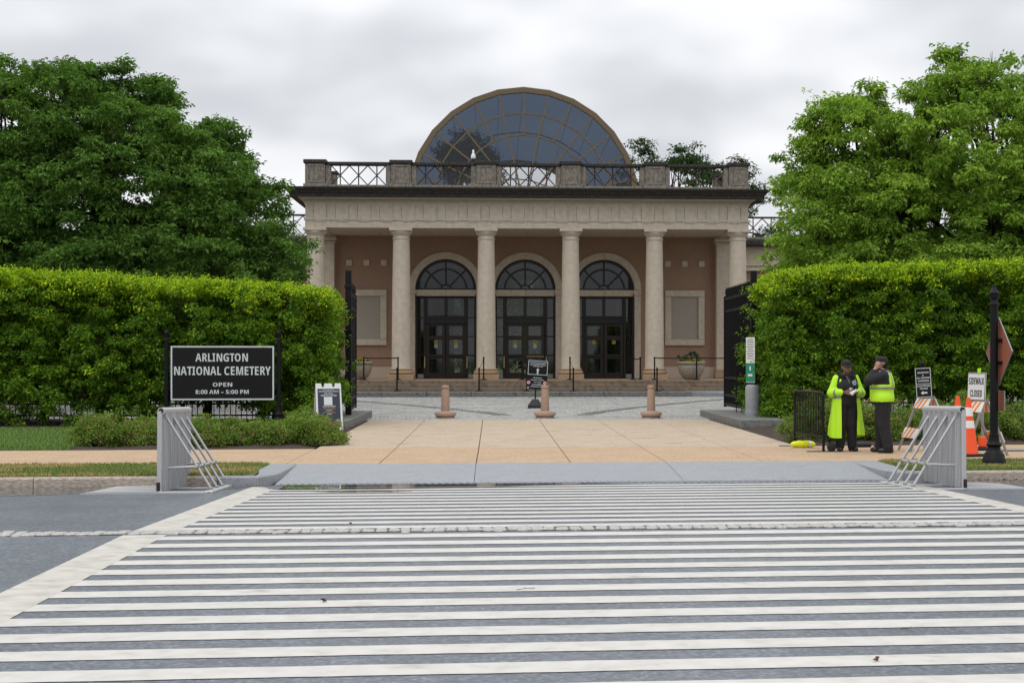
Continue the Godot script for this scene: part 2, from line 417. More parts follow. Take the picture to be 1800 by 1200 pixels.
	mat("planter_stone", Color.WHITE, 0.85, {"tex": ntex(65, 0.05, 5, [[0.0, Color(0.24, 0.2, 0.155)], [1.0, Color(0.42, 0.37, 0.30)]], 512, 0, 0.08), "size": 1.2, "tex2": blotch, "size2": 1.5})
	mat("black_cloth", lin(0.011, 0.011, 0.013), 0.85, {"rim": 0.25})
	mat("black_fur", lin(0.008, 0.008, 0.009), 1.0)
	mat("dark_skin", lin(0.17, 0.08, 0.048), 0.5)
	mat("tan_skin", lin(0.36, 0.19, 0.125), 0.5)
	mat("shoe", lin(0.01, 0.01, 0.01), 0.35)
	mat("grey_cloth", lin(0.3, 0.3, 0.33), 0.8)
	mat("badge_blue", lin(0.12, 0.2, 0.5), 0.5)
	mat("dead_leaf", lin(0.12, 0.045, 0.025), 0.7)
	mat("dark_leaf", lin(0.012, 0.04, 0.022), 0.5, {"backlight": lin(0.05, 0.12, 0.06)})

# ------------------------------------------------------------------ ground, road, walks
func z_cobble(x: float) -> float: return -14.47 - 0.036 * x
func z_kerb(x: float) -> float: return -21.84 - 0.033 * x
func z_walk(x: float) -> float: return -24.45 - 0.02 * x
func z_back(x: float) -> float: return -28.6 - 0.045 * x
func road_y(x: float, z: float) -> float:
	var t := (z_cobble(x) - z) / (z_cobble(x) - z_kerb(x))
	return 0.04 if t <= 0.0 else lerpf(0.04, -0.145, minf(t, 1.05))

func build_ground() -> void:
	var b := MB.new()
	var s := 900.0
	b.quad(Vector3(-s, -0.3, s), Vector3(s, -0.3, s), Vector3(s, -0.3, -s), Vector3(-s, -0.3, -s))
	struct("ground", b, M.turf)
	# lawn behind the building and around the trees
	b = MB.new()
	b.box(Vector3(-3, -0.13, -150), Vector3(240, 0.2, 110))
	struct("lawn", b, M.turf)

func strip(b: MB, x0: float, x1: float, za: Callable, zb: Callable, ya: float, yb: float, n := 12) -> void:
	for i in n:
		var a := lerpf(x0, x1, float(i) / n)
		var c := lerpf(x0, x1, float(i + 1) / n)
		b.quad(Vector3(a, ya, za.call(a)), Vector3(c, ya, za.call(c)), Vector3(c, yb, zb.call(c)), Vector3(a, yb, zb.call(a)))

func build_road() -> void:
	var b := MB.new()
	strip(b, -60, 60, func(x): return 14.0, func(x): return z_cobble(x), 0.04, 0.04)
	strip(b, -60, 60, func(x): return z_cobble(x), func(x): return z_kerb(x), 0.04, -0.145)
	strip(b, -60, 60, func(x): return z_kerb(x), func(x): return z_kerb(x) - 0.4, -0.145, -0.155)
	struct("road", b, M.asphalt)
	# row of granite setts down the middle of the road
	var row := struct_root("road_sett_row")
	var shapes := []
	for k in 7:
		var q := MB.new()
		var poly := PackedVector2Array()
		var w := 0.05 + 0.005 * (k % 3)
		var d := 0.105 + 0.012 * (k % 4)
		for c in [[-1, -1], [0.1, -1.08], [1, -0.9], [1.05, 0.2], [0.9, 1], [-0.2, 1.06], [-1, 0.92], [-1.06, 0]]:
			poly.append(Vector2(c[0] * w * rng.randf_range(0.9, 1.05), c[1] * d * rng.randf_range(0.92, 1.04)))
		var m := poly.size()
		for i in m:
			var a := poly[i]
			var c := poly[(i + 1) % m]
			var up := func(p: Vector2, s: float, y: float): return Vector3(p.x * s, y, -p.y * s)
			q.quad(up.call(a, 1.0, -0.03), up.call(c, 1.0, -0.03), up.call(c, 1.0, 0.012), up.call(a, 1.0, 0.012))
			q.quad(up.call(a, 1.0, 0.012), up.call(c, 1.0, 0.012), up.call(c, 0.8, 0.024), up.call(a, 0.8, 0.024))
			q.tri(up.call(a, 0.8, 0.024), up.call(c, 0.8, 0.024), Vector3(0, 0.027, 0))
		shapes.append(q.mesh())
	var x := -9.5
	while x < 10.5:
		var wd := rng.randf_range(0.105, 0.135)
		var o := part(row, "sett", shapes[rng.randi() % 7], M.cobble, Vector3(x, 0.036 + rng.randf_range(-0.006, 0.004), z_cobble(x) + rng.randf_range(-0.012, 0.012)), Vector3(rng.randf_range(-0.05, 0.05), rng.randf_range(-0.12, 0.12), rng.randf_range(-0.07, 0.07)))
		o.scale = Vector3(wd / 0.115, 1, rng.randf_range(0.9, 1.08))
		x += wd
	b = MB.new()
	strip(b, -30, 30, func(u): return z_cobble(u) + 0.135, func(u): return z_cobble(u) - 0.135, 0.045, 0.0425)
	part(row, "mortar_bed", b, M.mortar)
	# crosswalk: bars between two edge lines
	var cw := struct_root("crosswalk")
	for side in 2:
		for k in (26 if side == 0 else 13):
			var d0 := 0.31 + 0.55 * k
			var d1 := d0 + 0.277
			if side == 1:
				d0 = 0.27 + 0.55 * k; d1 = d0 + 0.27
			var q := MB.new()
			var n := 44
			var pts := []
			for i in n + 1:
				var u := lerpf(-3.1 if side else -3.1, 5.83, float(i) / n)
				var z0 := z_cobble(u) + (d0 if side == 0 else -d1)
				var z1 := z_cobble(u) + (d1 if side == 0 else -d0)
				z0 += rng.randf_range(-0.005, 0.005); z1 += rng.randf_range(-0.005, 0.005)
				pts.append([Vector3(u, road_y(u, z1) + 0.004, z1), Vector3(u, road_y(u, z0) + 0.004, z0)])
			for i in n: q.quad(pts[i][0], pts[i + 1][0], pts[i + 1][1], pts[i][1])
			part(cw, "bar", q, M.road_paint)
	for e in [[-3.51, -3.1], [5.83, 6.17]]:
		for seg in [[0.16, 14.8, 0], [-7.3, -0.16, 1]]:
			var q := MB.new()
			var n := 40
			for i in n:
				var a := lerpf(seg[0], seg[1], float(i) / n)
				var c := lerpf(seg[0], seg[1], float(i + 1) / n)
				var p := []
				for w in [[e[0], c], [e[1], c], [e[1], a], [e[0], a]]:
					var z: float = z_cobble(w[0]) + w[1]
					p.append(Vector3(w[0], road_y(w[0], z) + 0.0045, z))
				q.quad(p[0], p[1], p[2], p[3])
			part(cw, "edge_line", q, M.edge_paint)
	# standing water in the gutter
	for pd in [[[-3.55, -21.72], [-3.0, -20.8], [-1.6, -20.85], [-0.6, -21.05], [0.4, -21.35], [1.6, -21.72], [2.2, -21.85], [0.0, -21.85], [-3.1, -21.75]], [[-11.5, -21.4], [-10.0, -20.3], [-7.4, -19.6], [-5.9, -20.1], [-5.0, -21.0], [-3.6, -21.1], [-3.6, -21.7]], [[6.3, -22.0], [6.6, -21.3], [8.2, -21.0], [12.0, -21.2], [12.0, -22.2]], [[-2.5, -20.35], [-2.1, -20.2], [-1.4, -20.22], [-1.1, -20.4], [-1.6, -20.55], [-2.2, -20.52]]]:
		var q := MB.new()
		var poly := PackedVector2Array()
		for i in pd.size():
			var a := Vector2(pd[i][0], pd[i][1])
			var c := Vector2(pd[(i + 1) % pd.size()][0], pd[(i + 1) % pd.size()][1])
			for k in 4:
				var p := a.lerp(c, k / 4.0)
				poly.append(p + Vector2(rng.randf_range(-0.05, 0.05), rng.randf_range(-0.02, 0.02)))
		var idx := Geometry2D.triangulate_polygon(poly)
		for i in range(0, idx.size(), 3):
			var t := []
			for j in 3:
				var p := poly[idx[i + j]]
				t.append(Vector3(p.x, 0, p.y))
			if (t[1] - t[0]).cross(t[2] - t[0]).y < 0: t.reverse()
			for j in 3: t[j].y = maxf(road_y(t[j].x, t[j].z), road_y(t[j].x, z_kerb(t[j].x) + 0.75)) + 0.008
			q.tri(t[0], t[1], t[2])
		struct("puddle", q, M.water)

func slab(parent: Node, called: String, p: Array, material: Material, thick := 0.1, bev := 0.012) -> void:   # p: four top corners, counter-clockwise from above
	var b := MB.new()
	var c: Vector3 = (p[0] + p[1] + p[2] + p[3]) * 0.25
	var inn := []
	for q in p: inn.append(q + ((c - q) * Vector3(1, 0, 1)).normalized() * bev * 1.4)
	b.quad(inn[0], inn[1], inn[2], inn[3])
	for i in 4:
		var j := (i + 1) % 4
		b.quad(p[i] + Vector3(0, -bev * 0.5, 0), p[j] + Vector3(0, -bev * 0.5, 0), inn[j], inn[i])
		b.quad(p[i] + Vector3(0, -thick, 0), p[j] + Vector3(0, -thick, 0), p[j] + Vector3(0, -bev * 0.5, 0), p[i] + Vector3(0, -bev * 0.5, 0))
	part(parent, called, b, material)

const JX := [-3.42, -1.9, -0.31, 1.25, 2.84, 4.47, 5.95]

func build_walks() -> void:
	# bed under all paving
	var b := MB.new()
	b.box(Vector3(1.3, -0.15, -33.2), Vector3(9.9, 0.16, 17.2))
	b.box(Vector3(0, -0.16, -26.4), Vector3(80, 0.14, 3.4))
	struct("paving_bed", b, M.sub_base)
	# driveway slabs
	var dr := struct_root("entrance_walk")
	for i in JX.size() - 1:
		var a: float = JX[i] + 0.007
		var c: float = JX[i + 1] - 0.007
		var fl := func(x, z): return Vector3(x + (x - 1.27) * 0.004 * (-z - 28.0) * 0.4, 0.0, z)
		for zz in [[-28.75, -35.3], [-35.32, -41.85]]:
			slab(dr, "slab", [fl.call(a, zz[0]), fl.call(c, zz[0]), fl.call(c, zz[1]), fl.call(a, zz[1])], M.aggregate)
		slab(dr, "slab", [Vector3(a, 0, z_walk(a) + 0.01), Vector3(c, 0, z_walk(c) + 0.01), Vector3(c, 0, -28.735), Vector3(a, 0, -28.735)], M.aggregate_orange)
	# footway to both sides
	var fw := struct_root("sidewalk")
	for side in [-1, 1]:
		var x: float = JX[0] if side < 0 else JX[6]
		for k in 12:
			var x2 = x + side * 2.0
			var a := minf(x, x2) + 0.006
			var c := maxf(x, x2) - 0.006
			slab(fw, "slab", [Vector3(a, 0, z_walk(a)), Vector3(c, 0, z_walk(c)), Vector3(c, 0, z_back(c)), Vector3(a, 0, z_back(a))], M.aggregate_orange)
			x = x2
	# sloping granite apron at the crosswalk
	var ap := struct_root("apron")
	var ys := [-0.13, -0.118, -0.055, -0.002]
	var ts := [0.0, 0.11, 0.55, 1.0]
	var zf := func(x, t): return lerpf(z_kerb(x) + 0.06, z_walk(x) - 0.0, t) + (0.02 if t == 0 else 0.0)
	for i in 3:
		var a: float = [-3.22, -0.31, 2.84][i] + 0.004
		var c: float = [-0.31, 2.84, 5.98][i] - 0.004
		for r in 3:
			var e := 0.003
			slab(ap, "slab", [Vector3(a, ys[r], zf.call(a, ts[r]) - e), Vector3(c, ys[r], zf.call(c, ts[r]) - e), Vector3(c, ys[r + 1], zf.call(c, ts[r + 1]) + e), Vector3(a, ys[r + 1], zf.call(a, ts[r + 1]) + e)], M.granite, 0.12, 0.005)
	b = MB.new()
	var x := -3.1
	while x < 5.9:
		var tilt := lerpf(-0.75, 0.75, smoothstep(-2.6, 5.4, x)) * 0.0 + (0.5 if int(floor((x + 10.0) / 1.1)) % 2 else 0.35)
		b.box(Vector3(x, -0.119, zf.call(x, 0.06)), Vector3(0.055, 0.016, 0.26), 0.004, Basis(Vector3.UP, tilt))
		x += 0.105
	stuff(part(ap, "tactile_ribs", b, M.granite))
	# kerbs
	var kb := struct_root("kerb")
	var kl := func(x0: float, x1: float, material: Material):
		var q := MB.new()
		var wdt := 0.17
		var pr := [Vector2(0.0, -0.3), Vector2(0.012, -0.02), Vector2(0.035, 0.004), Vector2(wdt, 0.006), Vector2(wdt, -0.3)]
		for i in 4:
			var P := func(xx: float, k: int): return Vector3(xx, pr[k].y, z_kerb(xx) - pr[k].x)
			q.quad(P.call(x0, i), P.call(x1, i), P.call(x1, i + 1), P.call(x0, i + 1))
		for e in [x0, x1]:
			var P2 := func(k: int): return Vector3(e, pr[k].y, z_kerb(e) - pr[k].x)
			q.quad(P2.call(0), P2.call(1), P2.call(2), P2.call(3)); q.tri(P2.call(0), P2.call(3), P2.call(4))
		part(kb, "kerb_stone", q, material)
	var xs := [-30.0, -27.0, -24.0, -21.0, -18.0, -15.0, -12.0, -9.05, -6.62, -4.02]
	for i in xs.size() - 1: kl.call(xs[i] + 0.006, xs[i + 1] - 0.006, M.kerb_stone)
	kl.call(-4.01, -3.42, M.granite)
	xs = [6.75, 9.8, 12.8, 15.8, 18.8, 21.8, 24.8, 27.8]
	kl.call(6.16, 6.745, M.granite)
	for i in xs.size() - 1: kl.call(xs[i] + 0.006, xs[i + 1] - 0.006, M.kerb_stone)
	# kerbs turning in along the apron, their face tapering away as the apron rises
	for side in [-1, 1]:
		var xe := -3.42 if side < 0 else 6.16
		var q := MB.new()
		var n := 14
		var prev := []
		for i in n + 1:
			var t := float(i) / n
			var px: float = xe - side * 0.0 + (-side) * 0.20 * sin(minf(t * 3.0, 1.0) * PI * 0.5)
			var pz := lerpf(z_kerb(xe), z_walk(xe), t)
			var out := Vector3(side, 0, 0).lerp(Vector3(0, 0, -1), maxf(0.0, 1.0 - t * 3.0) * 0.7).normalized()
			var low := Vector3(px, lerpf(-0.16, -0.03, t), pz)
			var mid := Vector3(px, -0.015, pz) + out * 0.012
			var top := Vector3(px, 0.004, pz) + out * 0.04
			var far := Vector3(px, 0.005, pz) + out * lerpf(0.2, 0.42, minf(t * 2.0, 1.0))
			var cur := [low, mid, top, far]
			if i > 0:
				for k in 3:
					if side < 0: q.quad(prev[k], cur[k], cur[k + 1], prev[k + 1])
					else: q.quad(cur[k], prev[k], prev[k + 1], cur[k + 1])
			prev = cur
		part(kb, "return_kerb", q, M.granite)
	# grass verges between kerb and footway, planting beds behind the footway
	for side in [-1, 1]:
		var x0 := -34.0 if side < 0 else 6.3
		var x1 := -3.56 if side < 0 else 34.0
		b = MB.new()
		strip(b, x0, x1, func(u): return z_kerb(u) - 0.16, func(u): return z_walk(u) + 0.004, -0.004, -0.004)
		struct("verge", b, M.turf)
		b = MB.new()
		var n := 46
		var m := 26
		var hf := FastNoiseLite.new(); hf.seed = 5; hf.frequency = 0.5
		x0 = -8.2 if side < 0 else 6.02
		x1 = -3.5 if side < 0 else 34.0
		for i in n:
			for j in m:
				var c := []
				for w in [[0, 0], [1, 0], [1, 1], [0, 1]]:
					var u := lerpf(x0, x1, float(i + w[0]) / n)
					var v := lerpf(z_back(u) - 0.004, -42.0, float(j + w[1]) / m)
					var rise := minf(1.0, minf((z_back(u) - v) / 0.7, absf(u - (-3.5 if side < 0 else 6.02)) / 0.5))
					c.append(Vector3(u, -0.02 + rise * (0.06 + 0.07 * hf.get_noise_2d(u * 2.0, v * 2.0)), v))
				b.quad(c[0], c[1], c[2], c[3])
		struct("planting_bed", b, M.soil)
	b = MB.new()
	strip(b, -36.0, -8.2, func(u): return z_back(u) - 0.004, func(u): return z_back(u) - 0.3, -0.02, 0.03)
	strip(b, -36.0, -8.2, func(u): return z_back(u) - 0.3, func(u): return -36.2, 0.03, 0.04)
	struct("front_lawn", b, M.turf)
	b = MB.new()
	strip(b, -36.0, -8.2, func(u): return -36.2, func(u): return -42.0, 0.04, 0.05)
	struct("planting_bed", b, M.soil)

func build_plaza() -> void:
	var pl := struct_root("plaza")
	var b := MB.new()
	var y := func(z): return lerpf(0.0, 0.15, clampf((-41.87 - z) / 19.7, 0, 1))
	b.quad(Vector3(-45, -0.012, -41.87), Vector3(48, -0.012, -41.87), Vector3(48, 0.138, -61.6), Vector3(-45, 0.138, -61.6))
	b.quad(Vector3(-45, 0.138, -61.6), Vector3(48, 0.138, -61.6), Vector3(48, 0.138, -75), Vector3(-45, 0.138, -75))
	b.quad(Vector3(-45, -0.3, -41.87), Vector3(48, -0.3, -41.87), Vector3(48, -0.012, -41.87), Vector3(-45, -0.012, -41.87))
	part(pl, "bedding", b, M.mortar)
	var s := MB.new(); s.box(Vector3.ZERO, Vector3(0.19, 0.05, 0.094), 0.014)
	var where := []
	var band := 0
	var z := -41.93
	while z > -61.5:
		var depth: float = [2.6, 3.4, 2.9, 3.6, 3.1, 4.2][band % 6]
		var z_end := maxf(z - depth, -61.55)
		# a straight course, then rows laid askew, turning at the middle of the walk
		var x := -16.0
		while x < 19.0:
			where.append(Transform3D(Basis(Vector3.UP, rng.randf_range(-0.03, 0.03)), Vector3(x, y.call(z) - 0.02 + rng.randf_range(-0.002, 0.002), z)))
			x += 0.2
		z -= 0.11
		var ang := 0.62 if band % 2 == 0 else -0.62
		var r := -24.0
		while r < 28.0:
			var q := 0.0
			while true:
				# rows run at the angle; q goes along the row in depth
				var px := r + sin(ang) * q
				var pz := z - cos(ang) * q
				if pz < z_end + 0.04: break
				if px > -16.0 and px < 19.0:
					var tb := Basis(Vector3.UP, PI / 2 - ang + rng.randf_range(-0.05, 0.05)) * Basis(Vector3.RIGHT, rng.randf_range(-0.1, 0.1)) * Basis(Vector3.FORWARD, rng.randf_range(-0.06, 0.06))
					where.append(Transform3D(tb, Vector3(px, y.call(pz) - 0.021 + rng.randf_range(-0.004, 0.003), pz)))
				q += 0.2
			r += 0.1 / cos(ang) + 0.003
		z = z_end - 0.06
		band += 1
	var tone := PackedColorArray()
	for i in where.size():
		var g := rng.randf_range(0.7, 1.0)
		# two sweeping courses of dark stone cross the plaza towards the drive on either side
		var o: Vector3 = where[i].origin
		var u := clampf((-44.5 - o.z) / 15.5, 0, 1)
		for sd in [-1, 1]:
			var off := absf(o.x - (BX + sd * (1.2 + 7.4 * pow(u, 1.25))))
			if off < 0.28 and o.z < -44.5: g *= 0.36
		if absf(fposmod(-o.z - 41.9, 3.3) - 1.6) < 0.1: g *= 0.5
		tone.append(Color(g, g, g * 0.985))
	stuff(scatter(pl, "setts", s.mesh(), M.sett, where, tone))
	# raised landing in front of the steps with its kerb stones
	var ld := struct_root("landing")
	b = MB.new(); b.box(Vector3(-2.9, 0.24, -62.55), Vector3(22.0, 0.24, 1.5))
	part(ld, "pavement", b, M.granite_dark)
	var x := -13.9
	while x < 8.1:
		part(ld, "kerb_stone", bxm(Vector3(1.83, 0.26, 0.22), 0.02), M.granite_dark, Vector3(x + 0.92, 0.235, -61.72))
		x += 1.845
	b = MB.new()   # the landing slopes down to the plaza at its end
	b.quad(Vector3(8.12, 0.36, -61.8), Vector3(13, 0.16, -61.8), Vector3(13, 0.36, -63.3), Vector3(8.12, 0.36, -63.3))
	b.quad(Vector3(8.12, 0.1, -61.8), Vector3(13, 0.1, -61.8), Vector3(13, 0.16, -61.8), Vector3(8.12, 0.36, -61.8))
	part(ld, "ramp", b, M.granite)


# ------------------------------------------------------------------ the visitor centre
func ring_sector(b: MB, r0: float, r1: float, a0: float, a1: float, z0: float, z1: float, n: int, c := Vector2.ZERO, straight := false) -> void:   # angles from the x axis
	var poly := PackedVector2Array()
	for i in n + 1: poly.append(c + Vector2.from_angle(lerpf(a0, a1, float(i) / n)) * r1)
	for i in n + 1:
		var p := c + Vector2.from_angle(lerpf(a1, a0, float(i) / n)) * r0
		if r0 > 0.001 or i == 0: poly.append(p)
	b.prism(poly, z0, z1)

func mould(parent: Node, called: String, pr: Array, hx: float, zf: float, zb: float, material: Material) -> void:   # a moulding run round the front and both sides; pr: Vector2(out, y)
	var b := MB.new()
	for i in pr.size() - 1:
		var p: Vector2 = pr[i]
		var q: Vector2 = pr[i + 1]
		b.quad(Vector3(-hx - p.x, p.y, zf + p.x), Vector3(hx + p.x, p.y, zf + p.x), Vector3(hx + q.x, q.y, zf + q.x), Vector3(-hx - q.x, q.y, zf + q.x))
		b.quad(Vector3(-hx - p.x, p.y, zb), Vector3(-hx - p.x, p.y, zf + p.x), Vector3(-hx - q.x, q.y, zf + q.x), Vector3(-hx - q.x, q.y, zb))
		b.quad(Vector3(hx + p.x, p.y, zf + p.x), Vector3(hx + p.x, p.y, zb), Vector3(hx + q.x, q.y, zb), Vector3(hx + q.x, q.y, zf + q.x))
	part(parent, called, b, material)

func lattice(parent: Node, a: Vector3, c: Vector3, y0: float, y1: float, n: int, material: Material) -> void:   # crossed bars with an upright through each crossing
	var d := (c - a) / n
	for i in n:
		var p := a + d * i
		var q := p + d
		var at := func(t: float, y: float): return Vector3(lerpf(p.x, q.x, t), y, lerpf(p.z, q.z, t))
		bar(parent, "lattice_bar", at.call(0.0, y0), at.call(1.0, y1), 0.045, 0.04, material)
		bar(parent, "lattice_bar", at.call(0.0, y1), at.call(1.0, y0), 0.045, 0.034, material)
		bar(parent, "lattice_upright", at.call(0.5, y0), at.call(0.5, y1), 0.05, 0.028, material)

func build_visitor_center() -> void:
	var v := thing("visitor_center", "stone and stucco visitor center with columned portico and glass barrel vault", "building", Vector3(BX, 0, ZC))
	var fl := 0.82
	# steps and porch floor
	for k in 3:
		var x := -10.35
		var st := group_part(v, "step")
		var off := [0.0, 0.8, 0.35][k] as float
		while x < 10.3:
			var w := minf(2.55 if x > -10.3 else 2.55 - off, 10.35 - x)
			if w > 0.1: part(st, "step_stone", bxm(Vector3(w - 0.008, 0.15 + k * 0.0, 0.46), 0.014), M.step_stone, Vector3(x + w * 0.5, 0.365 + 0.151 * k + 0.076, 1.85 - 0.36 * k))
			x += w
	var b := MB.new(); b.box(Vector3(0, 0.56, -1.7), Vector3(20.7, 0.52, 5.6), 0.01)
	part(v, "porch_floor", b, M.brown_stone)
	# columns
	var plinth := bxm(Vector3(1.12, 0.24, 1.12), 0.015)
	b = MB.new(); b.lathe([Vector2(0.5, 0), Vector2(0.545, 0.03), Vector2(0.56, 0.075), Vector2(0.545, 0.12), Vector2(0.5, 0.15), Vector2(0.485, 0.155), Vector2(0.485, 0.18), Vector2(0.5, 0.19), Vector2(0.505, 0.215), Vector2(0.49, 0.235), Vector2(0.46, 0.24), Vector2(0.44, 0.27), Vector2(0.42, 0.275)], 32)
	var torus := b.mesh()
	b = MB.new()
	var pr := []
	for i in 13:
		var t := i / 12.0
		pr.append(Vector2(0.418 - 0.058 * pow(t, 1.6), 1.33 + 5.62 * t))
	pr[0] = Vector2(0.43, 1.33); pr.insert(1, Vector2(0.418, 1.37))
	b.lathe(pr, 36); var shaft := b.mesh()
	b = MB.new(); b.lathe([Vector2(0.36, 6.95), Vector2(0.385, 6.96), Vector2(0.395, 6.985), Vector2(0.385, 7.01), Vector2(0.362, 7.02), Vector2(0.362, 7.1), Vector2(0.378, 7.11), Vector2(0.38, 7.13), Vector2(0.4, 7.14), Vector2(0.45, 7.2), Vector2(0.478, 7.27), Vector2(0.48, 7.3)], 36)
	var capital := b.mesh()
	var abacus := bxm(Vector3(1.0, 0.13, 1.0), 0.012)
	for i in 6:
		var c := group_part(v, "column", Vector3((i - 2.5) * PITCH, 0, 0))
		part(c, "plinth", plinth, M.brown_stone, Vector3(0, fl + 0.12, 0))
		part(c, "base_moulding", torus, M.brown_stone, Vector3(0, fl + 0.24, 0))
		part(c, "shaft", shaft, M.limestone, Vector3.ZERO, Vector3(0, i * 0.9, 0))
		part(c, "capital", capital, M.limestone)
		part(c, "abacus", abacus, M.limestone, Vector3(0, 7.365, 0))
	# entablature
	var hx := 9.69
	var en := group_part(v, "entablature")
	b = MB.new()
	b.box(Vector3(0, 7.59, 0), Vector3(hx * 2, 0.32, 0.76)); b.box(Vector3(-hx + 0.38, 7.59, -2.2), Vector3(0.76, 0.32, 3.64)); b.box(Vector3(hx - 0.38, 7.59, -2.2), Vector3(0.76, 0.32, 3.64))
	part(en, "architrave", b, M.limestone)
	mould(en, "fillet", [Vector2(0, 7.75), Vector2(0.05, 7.755), Vector2(0.05, 7.815), Vector2(0, 7.82)], hx, 0.38, -4.4, M.limestone)
	b = MB.new()
	b.box(Vector3(0, 8.12, -2.07), Vector3(hx * 2 - 0.06, 0.72, 4.84))
	part(en, "frieze_bed", b, M.limestone_joint)
	var np := 20
	var q1 := MB.new()
	q1.prism(PackedVector2Array([Vector2(-0.28, -0.335), Vector2(0.28, -0.335), Vector2(0.28, 0.28), Vector2(0.262, 0.32), Vector2(0.22, 0.338), Vector2(-0.22, 0.338), Vector2(-0.262, 0.32), Vector2(-0.28, 0.28)]), 0.0, 0.075)
	var fm := q1.mesh()
	for i in np + 1:
		var x := (i - np * 0.5) * 0.952
		if i < np:
			part(en, "frieze_panel", fm, M.limestone, Vector3(x + 0.476, 8.155, 0.325))
			part(en, "frieze_drop", bxm(Vector3(0.5, 0.05, 0.05), 0.006), M.limestone, Vector3(x + 0.476, 7.72, 0.395))
		var w := 0.372 if i > 0 and i < np else 0.34
		part(en, "frieze_block", bxm(Vector3(w, 0.69, 0.1), 0.006), M.limestone, Vector3(x + (0.0 if i > 0 and i < np else (0.01 if i == 0 else -0.01)), 8.16, 0.33))
	for sd in [-1, 1]: part(en, "frieze_block", bxm(Vector3(0.1, 0.69, 4.6), 0.006), M.limestone, Vector3(sd * (hx - 0.05), 8.16, -1.98))
	b = MB.new()
	b.box(Vector3(0, 8.47, -2.05), Vector3(hx * 2 + 0.06, 0.08, 4.92))
	part(en, "frieze_cap", b, M.limestone)
	b = MB.new()
	for i in 182:
		b.box(Vector3((i - 90.5) * 0.107, 8.575, 0.44), Vector3(0.062, 0.1, 0.09))
	for i in 40:
		b.box(Vector3(-hx - 0.05, 8.575, 0.3 - i * 0.107), Vector3(0.09, 0.1, 0.062)); b.box(Vector3(hx + 0.05, 8.575, 0.3 - i * 0.107), Vector3(0.09, 0.1, 0.062))
	stuff(part(en, "dentils", b, M.limestone))
	mould(en, "bed_moulding", [Vector2(0.03, 8.5), Vector2(0.04, 8.63), Vector2(0.12, 8.65), Vector2(0.13, 8.7), Vector2(0.3, 8.715)], hx, 0.38, -4.4, M.limestone)
	# cornice in blocks along the front, one length down each side
	var cp := [Vector2(0.0, 8.72), Vector2(0.6, 8.72), Vector2(0.61, 8.86), Vector2(0.66, 8.87), Vector2(0.70, 8.95), Vector2(0.79, 9.0), Vector2(0.85, 9.06), Vector2(0.86, 9.11), Vector2(0.0, 9.13)]
	var bl := -hx
	var bi := 0
	while bl < hx - 0.05:
		var w := minf(1.54 if bi % 5 else 0.72, hx - bl)
		if hx - bl - w < 0.4: w = hx - bl
		var q := MB.new()
		var x0 := bl + 0.005
		var x1 := bl + w - 0.005
		for i in cp.size() - 1:
			var e0 := func(k: int): return x0 - (cp[k].x if bl <= -hx + 0.01 else 0.0)
			var e1 := func(k: int): return x1 + (cp[k].x if bl + w >= hx - 0.01 else 0.0)
			q.quad(Vector3(e0.call(i), cp[i].y, 0.38 + cp[i].x), Vector3(e1.call(i), cp[i].y, 0.38 + cp[i].x), Vector3(e1.call(i + 1), cp[i + 1].y, 0.38 + cp[i + 1].x), Vector3(e0.call(i + 1), cp[i + 1].y, 0.38 + cp[i + 1].x))
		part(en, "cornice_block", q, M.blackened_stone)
		bl += w; bi += 1
	for s in [-1, 1]:
		var q := MB.new()
		for i in cp.size() - 1:
			var A := func(k: int, z: float): return Vector3(s * (hx + cp[k].x), cp[k].y, z)
			if s < 0: q.quad(A.call(i, -4.6), A.call(i, 0.38 + cp[i].x), A.call(i + 1, 0.38 + cp[i + 1].x), A.call(i + 1, -4.6))
			else: q.quad(A.call(i, 0.38 + cp[i].x), A.call(i, -4.6), A.call(i + 1, -4.6), A.call(i + 1, 0.38 + cp[i + 1].x))
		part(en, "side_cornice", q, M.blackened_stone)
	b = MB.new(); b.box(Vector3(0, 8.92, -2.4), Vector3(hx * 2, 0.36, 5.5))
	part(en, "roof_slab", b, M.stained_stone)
	# ceiling of the porch in slabs
	for i in 8:
		part(v, "ceiling_slab", bxm(Vector3((hx * 2 - 1.56) / 8 - 0.01, 0.12, 3.6), 0.01), M.limestone, Vector3((i - 3.5) * (hx * 2 - 1.56) / 8, 7.5, -2.2))
	# balustrade
	var ba := group_part(v, "balustrade")
	var rect := func(c: Vector3, s: Vector3, nm: String, m: Material, bev := 0.015): part(ba, nm, bxm(s, bev), m, c)
	rect.call(Vector3(0, 9.21, 0.05), Vector3(19.3, 0.17, 0.62), "base_course", M.stained_stone)
	for i in 6:
		var x := (i - 2.5) * PITCH
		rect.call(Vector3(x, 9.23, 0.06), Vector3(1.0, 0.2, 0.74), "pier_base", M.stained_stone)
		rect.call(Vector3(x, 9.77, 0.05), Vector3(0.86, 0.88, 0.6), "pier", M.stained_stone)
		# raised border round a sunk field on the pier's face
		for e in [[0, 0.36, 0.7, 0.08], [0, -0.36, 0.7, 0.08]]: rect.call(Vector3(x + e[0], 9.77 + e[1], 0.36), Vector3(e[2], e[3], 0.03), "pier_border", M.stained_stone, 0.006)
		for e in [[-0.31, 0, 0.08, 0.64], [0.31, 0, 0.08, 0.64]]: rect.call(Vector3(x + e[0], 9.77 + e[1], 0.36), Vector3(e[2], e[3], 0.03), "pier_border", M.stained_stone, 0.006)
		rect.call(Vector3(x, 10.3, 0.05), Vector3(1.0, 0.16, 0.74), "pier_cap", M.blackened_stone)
		for s in [-1, 1]:
			if i + s < 0 or i + s > 5: continue
			rect.call(Vector3(x + s * 0.55, 9.74, 0.05), Vector3(0.22, 0.86, 0.42), "half_pier", M.stained_stone)
